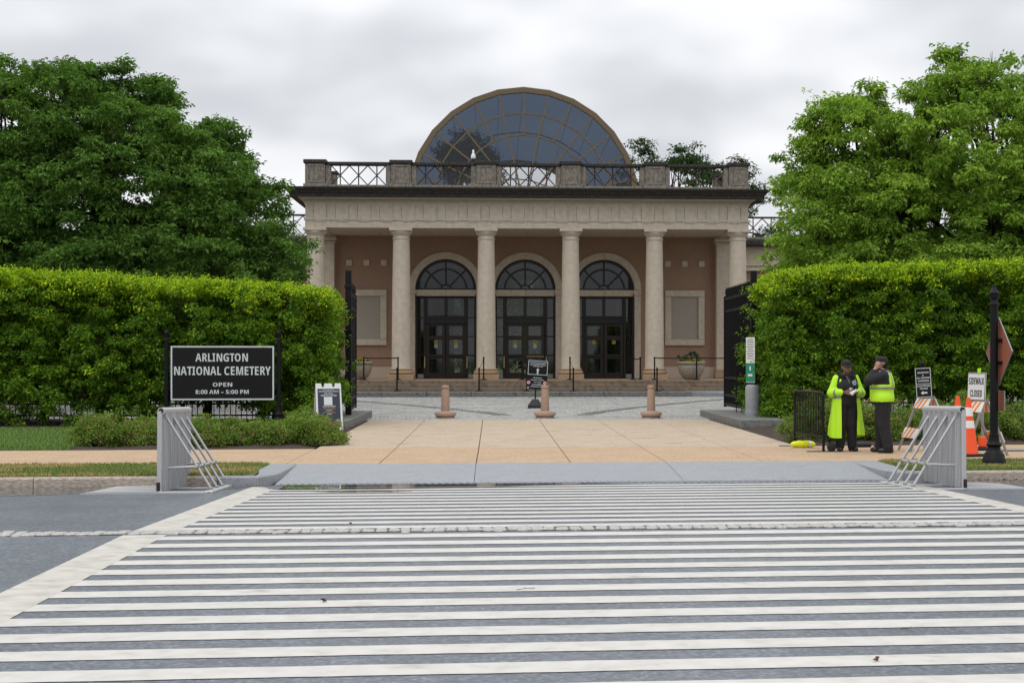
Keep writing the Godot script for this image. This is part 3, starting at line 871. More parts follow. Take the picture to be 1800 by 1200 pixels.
	for i in 5:
		var x := (i - 2) * PITCH
		rect.call(Vector3(x, 10.23, 0.05), Vector3(PITCH - 1.0 - 0.004, 0.13, 0.5), "top_rail", M.blackened_stone)
		lattice(ba, Vector3(x - 1.19, 0, 0.05), Vector3(x + 1.19, 0, 0.05), 9.31, 10.16, 3, M.rail_iron)
	for s in [-1, 1]:
		rect.call(Vector3(s * 9.27, 9.21, -2.4), Vector3(0.62, 0.17, 4.26), "base_course", M.stained_stone)
		rect.call(Vector3(s * 9.27, 10.23, -2.3), Vector3(0.5, 0.13, 3.9), "top_rail", M.blackened_stone)
		rect.call(Vector3(s * 9.27, 9.77, -4.55), Vector3(0.86, 1.1, 0.6), "pier", M.stained_stone)
		rect.call(Vector3(s * 9.27, 10.39, -4.55), Vector3(1.0, 0.13, 0.74), "pier_cap", M.blackened_stone)
		lattice(ba, Vector3(s * 9.27, 0, -0.45), Vector3(s * 9.27, 0, -4.2), 9.31, 10.16, 5, M.rail_iron)
	# front wall with three arched openings
	var R := 1.42
	var sp := 4.96
	var poly := PackedVector2Array([Vector2(-9.3, fl)])
	for k in [-1, 0, 1]:
		var c: float = k * 3.7 - 0.06
		poly.append(Vector2(c - R - 0.12, fl)); poly.append(Vector2(c - R - 0.12, sp))
		for i in 17: poly.append(Vector2(c, sp) + Vector2.from_angle(PI - PI * i / 16.0) * (R + 0.12))
		poly.append(Vector2(c + R + 0.12, fl))
	poly.append(Vector2(9.3, fl)); poly.append(Vector2(9.3, 7.46)); poly.append(Vector2(-9.3, 7.46))
	b = MB.new(); b.prism(poly, -4.45, -4.0)
	part(v, "front_wall", b, M.stucco)
	for k in 3: entrance(v, (k - 1) * 3.7 - 0.06, k)
	for s in [-1, 1]:
		# framed blind panel, three square blocks, plinth course, pilaster
		var cx: float = s * 7.42
		var pn := group_part(v, "wall_panel")
		part(pn, "field", bxm(Vector3(1.3, 2.02, 0.06), 0.004), M.limestone_joint, Vector3(cx, 3.63, -3.99))
		for e in [[0, 4.79, 1.86, 0.3], [0, 2.5, 1.86, 0.28]]: part(pn, "frame_stone", bxm(Vector3(e[2], e[3], 0.16), 0.02), M.limestone, Vector3(cx + e[0], e[1], -3.95))
		for e in [[-0.785, 3.64, 0.29, 1.99], [0.785, 3.64, 0.29, 1.99]]: part(pn, "frame_stone", bxm(Vector3(e[2], e[3], 0.15), 0.02), M.limestone, Vector3(cx + e[0], e[1], -3.95))
		for k in 3: part(v, "square_block", bxm(Vector3(0.27, 0.27, 0.1), 0.01), M.limestone, Vector3(cx + (k - 1) * 0.8, 6.19, -3.98))
		for k in 2: part(v, "plinth_stone", bxm(Vector3(1.72, 0.54, 0.2), 0.015), M.dado_stone, Vector3(s * (6.42 + k * 1.73), fl + 0.27, -3.96))
		var pl := group_part(v, "pilaster")
		part(pl, "shaft", bxm(Vector3(0.84, 5.9, 0.56), 0.02), M.limestone, Vector3(s * 9.28, 4.15, -3.86))
		part(pl, "base", bxm(Vector3(1.02, 0.3, 0.74), 0.03), M.brown_stone, Vector3(s * 9.28, 0.98, -3.82))
		part(pl, "base", bxm(Vector3(0.95, 0.13, 0.66), 0.03), M.brown_stone, Vector3(s * 9.28, 1.19, -3.84))
		part(pl, "capital", bxm(Vector3(0.9, 0.14, 0.62), 0.03), M.limestone, Vector3(s * 9.28, 7.1, -3.85))
		part(pl, "capital", bxm(Vector3(1.04, 0.16, 0.78), 0.02), M.limestone, Vector3(s * 9.28, 7.26, -3.82))
		part(pl, "capital", bxm(Vector3(0.96, 0.1, 0.7), 0.02), M.limestone, Vector3(s * 9.28, 7.38, -3.83))
	# body of the hall behind the portico
	b = MB.new()
	for s in [-1, 1]: b.box(Vector3(s * 9.5, 4.5, -17.5), Vector3(0.4, 9.0, 26.0))
	part(v, "side_wall", b, M.stucco)
	b = MB.new()
	for x in [-6.75, -1.9, 1.9, 6.75]: b.box(Vector3(x, 3.8, -30.4), Vector3(5.3 if absf(x) > 3 else 1.0, 6.0, 0.4))
	b.box(Vector3(0, 7.9, -30.4), Vector3(18.6, 2.2, 0.4))
	part(v, "rear_wall", b, M.interior)
	b = MB.new(); b.box(Vector3(0, 0.7, -17.6), Vector3(18.5, 0.22, 26.2))
	part(v, "hall_floor", b, M.interior)
	b = MB.new(); b.box(Vector3(0, 8.0, -18.0), Vector3(18.6, 1.6, 26.9))
	part(v, "hall_ceiling", b, M.interior)
	b = MB.new(); b.box(Vector3(0, 8.98, -17.9), Vector3(19.6, 0.3, 25.4))
	part(v, "roof", b, M.stained_stone)
	for p in [[-4.72, -7.3, 0.52], [-0.6 - 1.9, -9.5, 0.4], [4.6, -8.0, 0.26], [4.95, -8.05, 0.26], [5.3, -8.1, 0.26], [1.25, -9.0, 0.35]]:
		part(v, "interior_pier", bxm(Vector3(p[2], 6.4, 0.5), 0.02), M.interior_pale, Vector3(p[0], 4.0, p[1]))
	glass_vault(v)
	# low wings to both sides
	for s in [-1, 1]:
		var w := group_part(v, "wing")
		var x0 := 9.72
		var len := 30.0
		var cx: float = s * (x0 + len * 0.5)
		var q := MB.new(); q.box(Vector3(cx, 3.0, -14.0), Vector3(len, 6.1, 14.0))
		part(w, "wall", q, M.stucco)
		part(w, "plinth", bxm(Vector3(len, 1.4, 0.2), 0.02), M.dado_stone, Vector3(cx, 0.7, -6.96))
		part(w, "frieze", bxm(Vector3(len, 1.2, 14.1), 0.01), M.limestone, Vector3(cx, 6.65, -14.0))
		part(w, "ledge", bxm(Vector3(len, 0.1, 14.3), 0.02), M.limestone, Vector3(cx, 6.09, -14.0))
		part(w, "ledge", bxm(Vector3(len, 0.06, 14.22), 0.02), M.limestone, Vector3(cx, 6.32, -14.0))
		part(w, "cornice", bxm(Vector3(len, 0.3, 14.9), 0.04), M.blackened_stone, Vector3(cx, 7.4, -14.0))
		part(w, "coping", bxm(Vector3(len, 0.12, 0.5), 0.02), M.stained_stone, Vector3(cx, 7.62, -6.9))
		for k in 7:
			var xa: float = s * (x0 + 0.1 + k * 3.72)
			part(w, "railing_post", bxm(Vector3(0.09, 1.0, 0.09)), M.rail_iron, Vector3(xa, 8.14, -6.9))
			part(w, "top_rail", bxm(Vector3(3.66, 0.09, 0.14), 0.01), M.rail_iron, Vector3(xa + s * 1.86, 8.66, -6.9))
			lattice(w, Vector3(xa, 0, -6.9), Vector3(xa + s * 3.6, 0, -6.9), 7.7, 8.62, 4, M.rail_iron)

func entrance(v: Node3D, cx: float, which: int) -> void:
	var e := group_part(v, "arched_entrance", Vector3(cx, 0, -4.0))
	var R := 1.42
	var sp := 4.96
	var fl := 0.82
	for k in 4:
		var b := MB.new()
		ring_sector(b, R, R + 0.31, PI * k / 4 + 0.003, PI * (k + 1) / 4 - 0.003, -0.42, 0.07, 8, Vector2(0, sp))
		part(e, "arch_stone", b, M.limestone)
	for s in [-1, 1]:
		part(e, "jamb_stone", bxm(Vector3(0.29, 3.86, 0.5), 0.015), M.limestone, Vector3(s * (R + 0.145), 2.75, -0.19))
		part(e, "impost", bxm(Vector3(0.37, 0.2, 0.58), 0.03), M.limestone, Vector3(s * (R + 0.13), 4.855, -0.19))
		part(e, "impost", bxm(Vector3(0.33, 0.08, 0.54), 0.02), M.limestone, Vector3(s * (R + 0.14), 4.72, -0.19))
		part(e, "transom_stone", bxm(Vector3(R - 0.06, 0.29, 0.3), 0.01), M.limestone, Vector3(s * (R - 0.05) * 0.5, 4.81, -0.2))
	# fanlight
	var zf := -0.34
	var b := MB.new(); ring_sector(b, R - 0.13, R, 0, PI, zf - 0.06, zf + 0.06, 24, Vector2(0, sp)); b.box(Vector3(0, sp + 0.035, zf), Vector3(2.6, 0.07, 0.12))
	part(e, "fan_frame", b, M.dark_bronze)
	b = MB.new(); ring_sector(b, 0.92, 1.01, 0.03, PI - 0.03, zf - 0.04, zf + 0.04, 24, Vector2(0, sp))
	part(e, "fan_ring", b, M.dark_bronze)
	b = MB.new(); ring_sector(b, 0.2, 0.29, 0.05, PI - 0.05, zf - 0.045, zf + 0.045, 12, Vector2(0, sp))
	part(e, "fan_hub", b, M.dark_bronze)
	for k in [1, 2, 3]:
		var d := Vector2.from_angle(PI * k / 4)
		bar(e, "fan_bar", Vector3(d.x * 0.27, sp + d.y * 0.27, zf), Vector3(d.x * 1.31, sp + d.y * 1.31, zf), 0.085, 0.07, M.dark_bronze)
	for k in 4:
		for r in [[0.27, 0.93], [1.0, 1.3]]:
			b = MB.new(); ring_sector(b, r[0], r[1], PI * k / 4 + 0.02, PI * (k + 1) / 4 - 0.02, zf - 0.008, zf + 0.008, 6, Vector2(0, sp))
			part(e, "fan_pane", b, M.fan_glass)
	b = MB.new(); ring_sector(b, 0.0, 0.21, 0.05, PI - 0.05, zf - 0.008, zf + 0.008, 10, Vector2(0, sp))
	part(e, "fan_pane", b, M.fan_glass)
	# glazed screen below, its frame in bronze
	var z := -0.34
	var fr := func(nm: String, x: float, y: float, w: float, h: float, d := 0.12, m: Material = M.bronze): part(e, nm, bxm(Vector3(w, h, d), 0.008), m, Vector3(x, y, z))
	for s in [-1, 1]:
		fr.call("post", s * 1.365, 2.74, 0.09, 3.83)
		fr.call("post", s * 0.985, 2.74, 0.1, 3.83, 0.16)
		for y in [3.66, 2.78, 1.9]: fr.call("side_rail", s * 1.175, y, 0.28, 0.05, 0.1)
		fr.call("side_rail", s * 1.175, 0.93, 0.28, 0.2, 0.1, M.galvanised)
		for y in [[4.63, 3.69], [3.63, 2.81], [2.75, 1.93], [1.87, 1.03]]:
			part(e, "side_pane", bxm(Vector3(0.28, y[0] - y[1], 0.012)), M.door_glass, Vector3(s * 1.175, (y[0] + y[1]) * 0.5, z))
	fr.call("head_rail", 0.0, 4.605, 2.6, 0.1, 0.13)
	fr.call("door_header", 0.0, 3.5, 1.87, 0.24, 0.26, M.dark_bronze)
	fr.call("transom_rail", 0.0, 3.68, 1.87, 0.12)
	fr.call("mullion", 0.0, 4.15, 0.12, 0.8)
	for s in [-1, 1]:
		fr.call("transom_stile", s * 0.9, 4.15, 0.08, 0.8)
		part(e, "transom_pane", bxm(Vector3(0.78, 0.8, 0.012)), M.door_glass, Vector3(s * 0.46, 4.15, z))
		var q := MB.new()
		var w := 0.925
		for x in [-w * 0.5 + 0.08, w * 0.5 - 0.09]: q.box(Vector3(x, 2.1, 0), Vector3(0.15, 2.54, 0.07), 0.006)
		for y in [[3.37, 3.27], [2.82, 2.62], [1.95, 1.74], [1.1, 0.84]]: q.box(Vector3(0, (y[0] + y[1]) * 0.5, 0), Vector3(w - 0.28, y[0] - y[1], 0.064))
		part(e, "door_leaf", q, M.bronze, Vector3(s * 0.466, 0, z + 0.02))
		for y in [[3.27, 2.82], [2.62, 1.95], [1.74, 1.1]]:
			part(e, "door_pane", bxm(Vector3(w - 0.29, y[0] - y[1], 0.012)), M.door_glass, Vector3(s * 0.466, (y[0] + y[1]) * 0.5, z + 0.02))
		if which < 2:
			part(e, "door_handle", bxm(Vector3(0.05, 0.55, 0.07), 0.012), M.brass, Vector3(s * 0.985, 1.58, z + 0.11))
		part(e, "push_bar", bxm(Vector3(0.8, 0.035, 0.05), 0.008), M.brass if which == 1 and s > 0 else M.dark_bronze, Vector3(s * 0.466, 1.85, z + 0.08))
		q = MB.new()
		ring_sector(q, 0.0, 0.09, 0, TAU * 0.999, 0, 0.004, 18)
		part(e, "yellow_sticker", q, M.yellow_print, Vector3(s * 0.466, 2.52, z + 0.034))
		q = MB.new(); q.box(Vector3(0, 0.0, 0.005), Vector3(0.13, 0.05, 0.003))
		part(e, "sticker_print", q, M.sign_black, Vector3(s * 0.466, 2.52, z + 0.034))
		if which < 2:
			q = MB.new()
			ring_sector(q, 0.045, 0.08, 0, TAU * 0.999, 0, 0.004, 18)
			part(e, "white_ring_sticker", q, M.sign_white, Vector3(s * 0.466, 2.33, z + 0.034))

func glass_vault(v: Node3D) -> void:
	var g := group_part(v, "glass_vault", Vector3(-0.09, 9.24, -6.5))
	var R := 5.63
	var st := PI / 14
	var P := func(r: float, k: float, z: float):
		var lo := floorf(k)
		var a := Vector2.from_angle(PI / 2 - lo * st).lerp(Vector2.from_angle(PI / 2 - (lo + 1) * st), k - lo) * r
		return Vector3(a.x, a.y, z)
	var depth := -26.0
	var r1 := R * 0.775
	var r2 := R * 0.59
	var ri := R * 0.955
	for end in 2:
		var z := 0.0 if end == 0 else depth
		for k in range(-7, 7):
			# faceted rim
			var b := MB.new()
			b.quad(P.call(ri, k, z + 0.06), P.call(R, k, z + 0.06), P.call(R, k + 1, z + 0.06), P.call(ri, k + 1, z + 0.06))
			b.quad(P.call(R, k, z + 0.06), P.call(R, k, z - 0.25), P.call(R, k + 1, z - 0.25), P.call(R, k + 1, z + 0.06))
			b.quad(P.call(ri, k, z - 0.25), P.call(ri, k, z + 0.06), P.call(ri, k + 1, z + 0.06), P.call(ri, k + 1, z - 0.25))
			part(g, "rim", b, M.gold_bronze)
			for r in [[r1, ri], [r2, r1]]:
				b = MB.new()
				b.quad(P.call(r[0], k, z), P.call(r[1], k, z), P.call(r[1], k + 1, z), P.call(r[0], k + 1, z))
				part(g, "lunette_pane", b, M.lunette_glass)
			for r in [r1, r2]: bar(g, "ring_bar", P.call(r, k, z), P.call(r, k + 1, z), 0.065, 0.1, M.gold_bronze)
		for k in range(-7, 8):
			var low := 0.3 if k % 2 != 0 else r2
			bar(g, "radial_bar", P.call(low, k, z), P.call(ri + 0.02, k, z), 0.075, 0.12, M.gold_bronze)
			if k % 2 != 0 and k < 7:
				var b := MB.new()
				b.quad(P.call(0.3, k, z), P.call(r2, k, z), P.call(r2, k + 1, z), P.call(0.3, k + 1, z)); b.quad(P.call(0.3, k + 1, z), P.call(r2, k + 1, z), P.call(r2, k + 2, z), P.call(0.3, k + 2, z))
				part(g, "lunette_pane", b, M.lunette_glass)
	var nb := 6
	for i in nb:
		var z0 := -0.25 + depth * i / nb
		var z1 := -0.25 + depth * (i + 1) / nb
		for k in range(-7, 7):
			var b := MB.new()
			b.quad(P.call(R - 0.12, k, z0), P.call(R - 0.12, k, z1), P.call(R - 0.12, k + 1, z1), P.call(R - 0.12, k + 1, z0))
			part(g, "vault_pane", b, M.vault_glass)
			if i == 3: bar(g, "vault_rib", P.call(R - 0.15, k, z0), P.call(R - 0.15, k + 1, z0), 0.05, 0.06, M.dark_bronze)
	for k in range(-7, 8):
		bar(g, "purlin", P.call(R - 0.14, k, 0), P.call(R - 0.14, k, depth), 0.02, 0.02, M.dark_bronze)

# ------------------------------------------------------------------ plants
func leaf(b: MB, at: Vector3, dir: Vector3, up: Vector3, l: float, w: float, fold := 0.25) -> void:   # a pointed leaf of two halves folded along its rib
	var side := dir.cross(up).normalized()
	var nrm := side.cross(dir).normalized()
	var tip := at + dir * l - nrm * l * 0.15
	var m := at + dir * l * 0.45
	var a := m + side * w * 0.5 + nrm * w * fold
	var c := m - side * w * 0.5 + nrm * w * fold
	b.tri(at, a, tip); b.tri(at, tip, c)

func spray(sd: int, n: int, radius: float, l: float, w: float, flat: float, droop := 0.2) -> ArrayMesh:   # a twig's worth of leaves round the origin
	var key := "s%d_%d_%.3f_%.3f_%.3f" % [sd, n, radius, l, w]
	if cache.has(key): return cache[key]
	var r := RandomNumberGenerator.new(); r.seed = sd * 977 + 5
	var b := MB.new()
	for i in n:
		var p := Vector3(r.randf_range(-1, 1), r.randf_range(-flat, flat), r.randf_range(-1, 1))
		if p.length() > 1.0: p = p.normalized()
		p *= radius
		var d := (p.normalized() * 0.8 + Vector3(r.randf_range(-0.7, 0.7), r.randf_range(-0.5, 0.4) - droop, r.randf_range(-0.7, 0.7))).normalized()
		var up := (Vector3.UP + Vector3(r.randf_range(-0.7, 0.7), 0, r.randf_range(-0.7, 0.7))).normalized()
		if absf(d.dot(up)) > 0.95: up = Vector3.RIGHT
		var k := r.randf_range(0.75, 1.2)
		leaf(b, p, d, up, l * k, w * k)
	cache[key] = b.mesh()
	return cache[key]

func rand_basis(r: RandomNumberGenerator, tilt: float, s: float) -> Basis:
	return (Basis(Vector3.UP, r.randf_range(0, TAU)) * Basis(Vector3.RIGHT, r.randf_range(-tilt, tilt)) * Basis(Vector3.FORWARD, r.randf_range(-tilt, tilt))).scaled(Vector3.ONE * s)

func curve_at(pts: Array, x: float) -> float:   # linear interpolation through [x, y] pairs
	if x <= pts[0][0]: return pts[0][1]
	for i in pts.size() - 1:
		if x <= pts[i + 1][0]: return lerpf(pts[i][1], pts[i + 1][1], (x - pts[i][0]) / (pts[i + 1][0] - pts[i][0]))
	return pts[-1][1]

func tree(called: String, label: String, group: String, at: Vector3, top: Array, low: float, half_depth: float, o: Dictionary) -> void:
	# top: [x, height] pairs of the crown's outline; boughs of leaves fill the crown between low and top
	var t := thing(called, label, "tree", at, 0.0, group)
	var r := RandomNumberGenerator.new(); r.seed = o.seed
	var x0: float = top[0][0]
	var x1: float = top[-1][0]
	var mid := (x0 + x1) * 0.5
	var boughs := []
	var rad: float = o.get("bough", 1.05)
	var n: int = o.boughs
	var tries := 0
	while boughs.size() < n and tries < n * 60:
		tries += 1
		var edge := boughs.size() < n * 0.45
		var x := r.randf_range(x0 + 0.55, x1 - 0.55)
		var h := curve_at(top, x)
		var s := rad * (r.randf_range(0.3, 0.6) if edge else r.randf_range(0.8, 1.25))
		if h - low < s * 1.5: continue
		var y := h - s * r.randf_range(0.75, 1.35) + (r.randf_range(0.1, 0.5) if r.randf() < 0.22 else r.randf_range(-0.7, 0.0) * rad) if edge else r.randf_range(low + s * 0.6, maxf(h - s, low + s * 0.7))
		var u := (x - mid) / (x1 - x0) * 2.0
		var q := clampf((y - low) / (h - low), 0, 1)
		var reach := half_depth * sqrt(maxf(0.06, 1.0 - u * u)) * sqrt(maxf(0.05, 1.0 - q * q * 0.85))
		var z := r.randf_range(-0.35, 0.35) * reach if edge else (reach * (r.randf_range(0.45, 1.0) if r.randf() < 0.62 else r.randf_range(-0.9, 0.3)))
		# keep boughs within the outline
		if curve_at(top, x - s * 0.7) < y or curve_at(top, x + s * 0.7) < y: 
			if not edge: continue
		var c := Vector3(x, y, z)
		var close := false
		for k in boughs:
			if k[0].distance_to(c) < (k[1] + s) * (0.42 + 0.2 * q * q): close = true
		if close: continue
		boughs.append([c, s])
	# trunk and limbs
	var fork := Vector3(o.get("lean", 0.0), low * 0.62, 0)
	var tb := MB.new()
	tb.tube([Vector3.ZERO, Vector3(fork.x * 0.4 + 0.05, fork.y * 0.5, 0.05), fork], o.trunk, o.trunk * 0.72, 12)
	part(t, "trunk", tb, M.bark)
	var mains := []
	for k in 6:
		var a := TAU * k / 6 + 0.4
		mains.append(Vector3(mid + cos(a) * (x1 - x0) * 0.22, low + (curve_at(top, mid) - low) * 0.38, sin(a) * half_depth * 0.45))
	var lb := MB.new()
	for m in mains:
		var bend: Vector3 = fork.lerp(m, 0.5) + Vector3(0, 0.4, 0)
		lb.tube([fork, bend, m], o.trunk * 0.45, o.trunk * 0.24, 7, false)
	for k in boughs:
		var c: Vector3 = k[0]
		var best: Vector3 = mains[0]
		for m in mains:
			if m.distance_to(c) < best.distance_to(c): best = m
		var bend2: Vector3 = best.lerp(c, 0.55) + Vector3(r.randf_range(-0.3, 0.3), r.randf_range(-0.35, 0.1), r.randf_range(-0.3, 0.3))
		lb.tube([best, bend2, c], 0.075 * o.get("limb", 1.0), 0.022, 5, false)
		for j in 4:
			var d := Vector3(r.randf_range(-1, 1), r.randf_range(0.0, 1.2), r.randf_range(-1, 1)).normalized()
			lb.tube([c - d * 0.1, c + d * k[1] * 0.95], 0.02, 0.006, 4, false)
	part(t, "limbs", lb, M.bark)
	# leaves: every bough carries tufts over its upper and outer side, every tuft a handful of sprays
	var where := [[], [], []]
	var tints := [PackedColorArray(), PackedColorArray(), PackedColorArray()]
	var tuft: float = o.get("tuft", 0.3)
	for k in boughs:
		var c: Vector3 = k[0]
		var s: float = k[1]
		var hue := r.randf()
		var full := r.randf_range(0.6, 1.1)
		for i in int(o.density * s * s * full + 2):
			var d := Vector3(r.randfn(), r.randfn() * 0.8 + 0.35, r.randfn() + 0.15).normalized()
			var m := c + Vector3(d.x * 1.12, d.y * 0.8, d.z * 1.12) * s * r.randf_range(0.55, 1.08)
			var th := r.randf()
			var g := tuft * r.randf_range(0.7, 1.25)
			for j in int(o.get("per_tuft", 13)):
				var p := m + Vector3(r.randfn() * 0.5, r.randfn() * 0.27, r.randfn() * 0.5) * g
				var v := r.randi() % 3
				where[v].append(Transform3D(rand_basis(r, 0.5, r.randf_range(0.75, 1.2)), p))
				tints[v].append((o.dark as Color).lerp(o.light, clampf(hue * 0.35 + th * 0.4 + r.randf() * 0.4, 0, 1)))
	var cr := group_part(t, "crown")
	for v in 3:
		var mi := scatter(cr, "leaves", spray(v + 1, o.get("leaves", 10), o.get("spray", 0.13), o.get("leaf", 0.15), o.get("width", 0.07), 0.5, 0.25), M.leaf, where[v], tints[v])
		stuff(mi)

func build_trees() -> void:
	var L := []
	for p in [[-160, 470], [-130, 330], [-90, 220], [-40, 150], [0, 135], [40, 130], [75, 152], [110, 128], [150, 124], [175, 114], [208, 142], [240, 134], [285, 158], [302, 205], [330, 236], [355, 214], [400, 208], [416, 250], [424, 298], [452, 300], [465, 330], [488, 352], [515, 402], [520, 440]]:
		L.append([(p[0] - 190) / 53.0, 1.7 + (632 - p[1]) / 53.0])
	tree("shade_tree", "big dark green tree behind the hedge with the cemetery sign", "trees flanking the entrance", Vector3(-12.8, 0.1, -49.6), L, 3.1, 4.2, {"seed": 31, "boughs": 165, "bough": 1.1, "density": 19, "trunk": 0.36, "lean": 0.0, "dark": Color(0.05, 0.13, 0.022), "light": Color(0.18, 0.31, 0.06)})
	var R := []
	for p in [[1346, 452], [1352, 395], [1376, 305], [1384, 268], [1408, 245], [1436, 195], [1470, 190], [1496, 172], [1530, 157], [1560, 182], [1580, 206], [1600, 165], [1624, 112], [1645, 165], [1665, 110], [1690, 150], [1714, 104], [1760, 128], [1776, 172], [1806, 155], [1850, 150], [1920, 190], [1990, 290], [2040, 430]]:
		R.append([(p[0] - 1640) / 53.0, 1.7 + (632 - p[1]) / 53.0])
	tree("shade_tree", "big yellowish green tree behind the hedge with the two guards before it", "trees flanking the entrance", Vector3(14.5, 0.1, -48.0), R, 3.4, 4.2, {"seed": 57, "boughs": 160, "bough": 1.1, "density": 18, "trunk": 0.34, "dark": Color(0.14, 0.27, 0.03), "light": Color(0.37, 0.52, 0.08)})
	# behind the building
	var B := []
	for p in [[1085, 330], [1105, 268], [1125, 250], [1150, 262], [1165, 252], [1185, 275], [1200, 255], [1222, 250], [1240, 275], [1262, 290], [1290, 288], [1310, 290], [1340, 320], [1362, 350], [1378, 400]]:
		B.append([(p[0] - 1225) / 26.5, 1.7 + (632 - p[1]) / 26.5])
	tree("thin_tree", "thin-leaved tree showing above the roof beside the glass vault", "", Vector3(13.3, 0.0, -97.5), B, 7.0, 3.0, {"seed": 73, "boughs": 60, "bough": 0.95, "density": 7, "per_tuft": 8, "tuft": 0.4, "trunk": 0.4, "leaf": 0.2, "width": 0.1, "spray": 0.22, "leaves": 9, "dark": Color(0.03, 0.07, 0.02), "light": Color(0.07, 0.13, 0.04)})
	var D := []
	for p in [[766, 330], [774, 268], [786, 250], [800, 275], [810, 250], [826, 246], [845, 262], [862, 290], [880, 330]]:
		D.append([(p[0] - 812) / 24.0, 1.7 + (632 - p[1]) / 24.0])
	tree("dark_tree", "dark tree seen through the glass of the vault", "", Vector3(-2.2, 0.0, -106.5), D, 6.0, 3.0, {"seed": 91, "boughs": 40, "bough": 1.2, "density": 12, "per_tuft": 10, "tuft": 0.5, "trunk": 0.4, "leaf": 0.22, "width": 0.11, "spray": 0.3, "leaves": 10, "dark": Color(0.012, 0.03, 0.01), "light": Color(0.03, 0.06, 0.02)})
	# woodland closing the view beyond the grounds, seen through the doors and over the hedges' gaps
	var W := [[-9.0, 3.0], [-7, 7.0], [-3, 9.5], [0, 10.2], [4, 9.0], [7, 6.5], [9.0, 3.0]]
	for k in 4:
		tree("far_tree", ["round tree far behind the hall, beyond its left doors", "round tree far behind the hall, beyond its middle doors", "round tree far behind the hall, beyond its right doors", "round tree far behind the right wing"][k], "trees far behind the building", Vector3(-10.0 + k * 11.0, 0, -128.0 - (k % 2) * 8.0), W, 1.0, 6.0, {"seed": 101 + k, "boughs": 60, "bough": 2.0, "density": 4, "per_tuft": 8, "tuft": 0.9, "trunk": 0.4, "leaf": 0.38, "width": 0.19, "spray": 0.6, "leaves": 10, "dark": Color(0.03, 0.075, 0.015), "light": Color(0.09, 0.16, 0.04)})

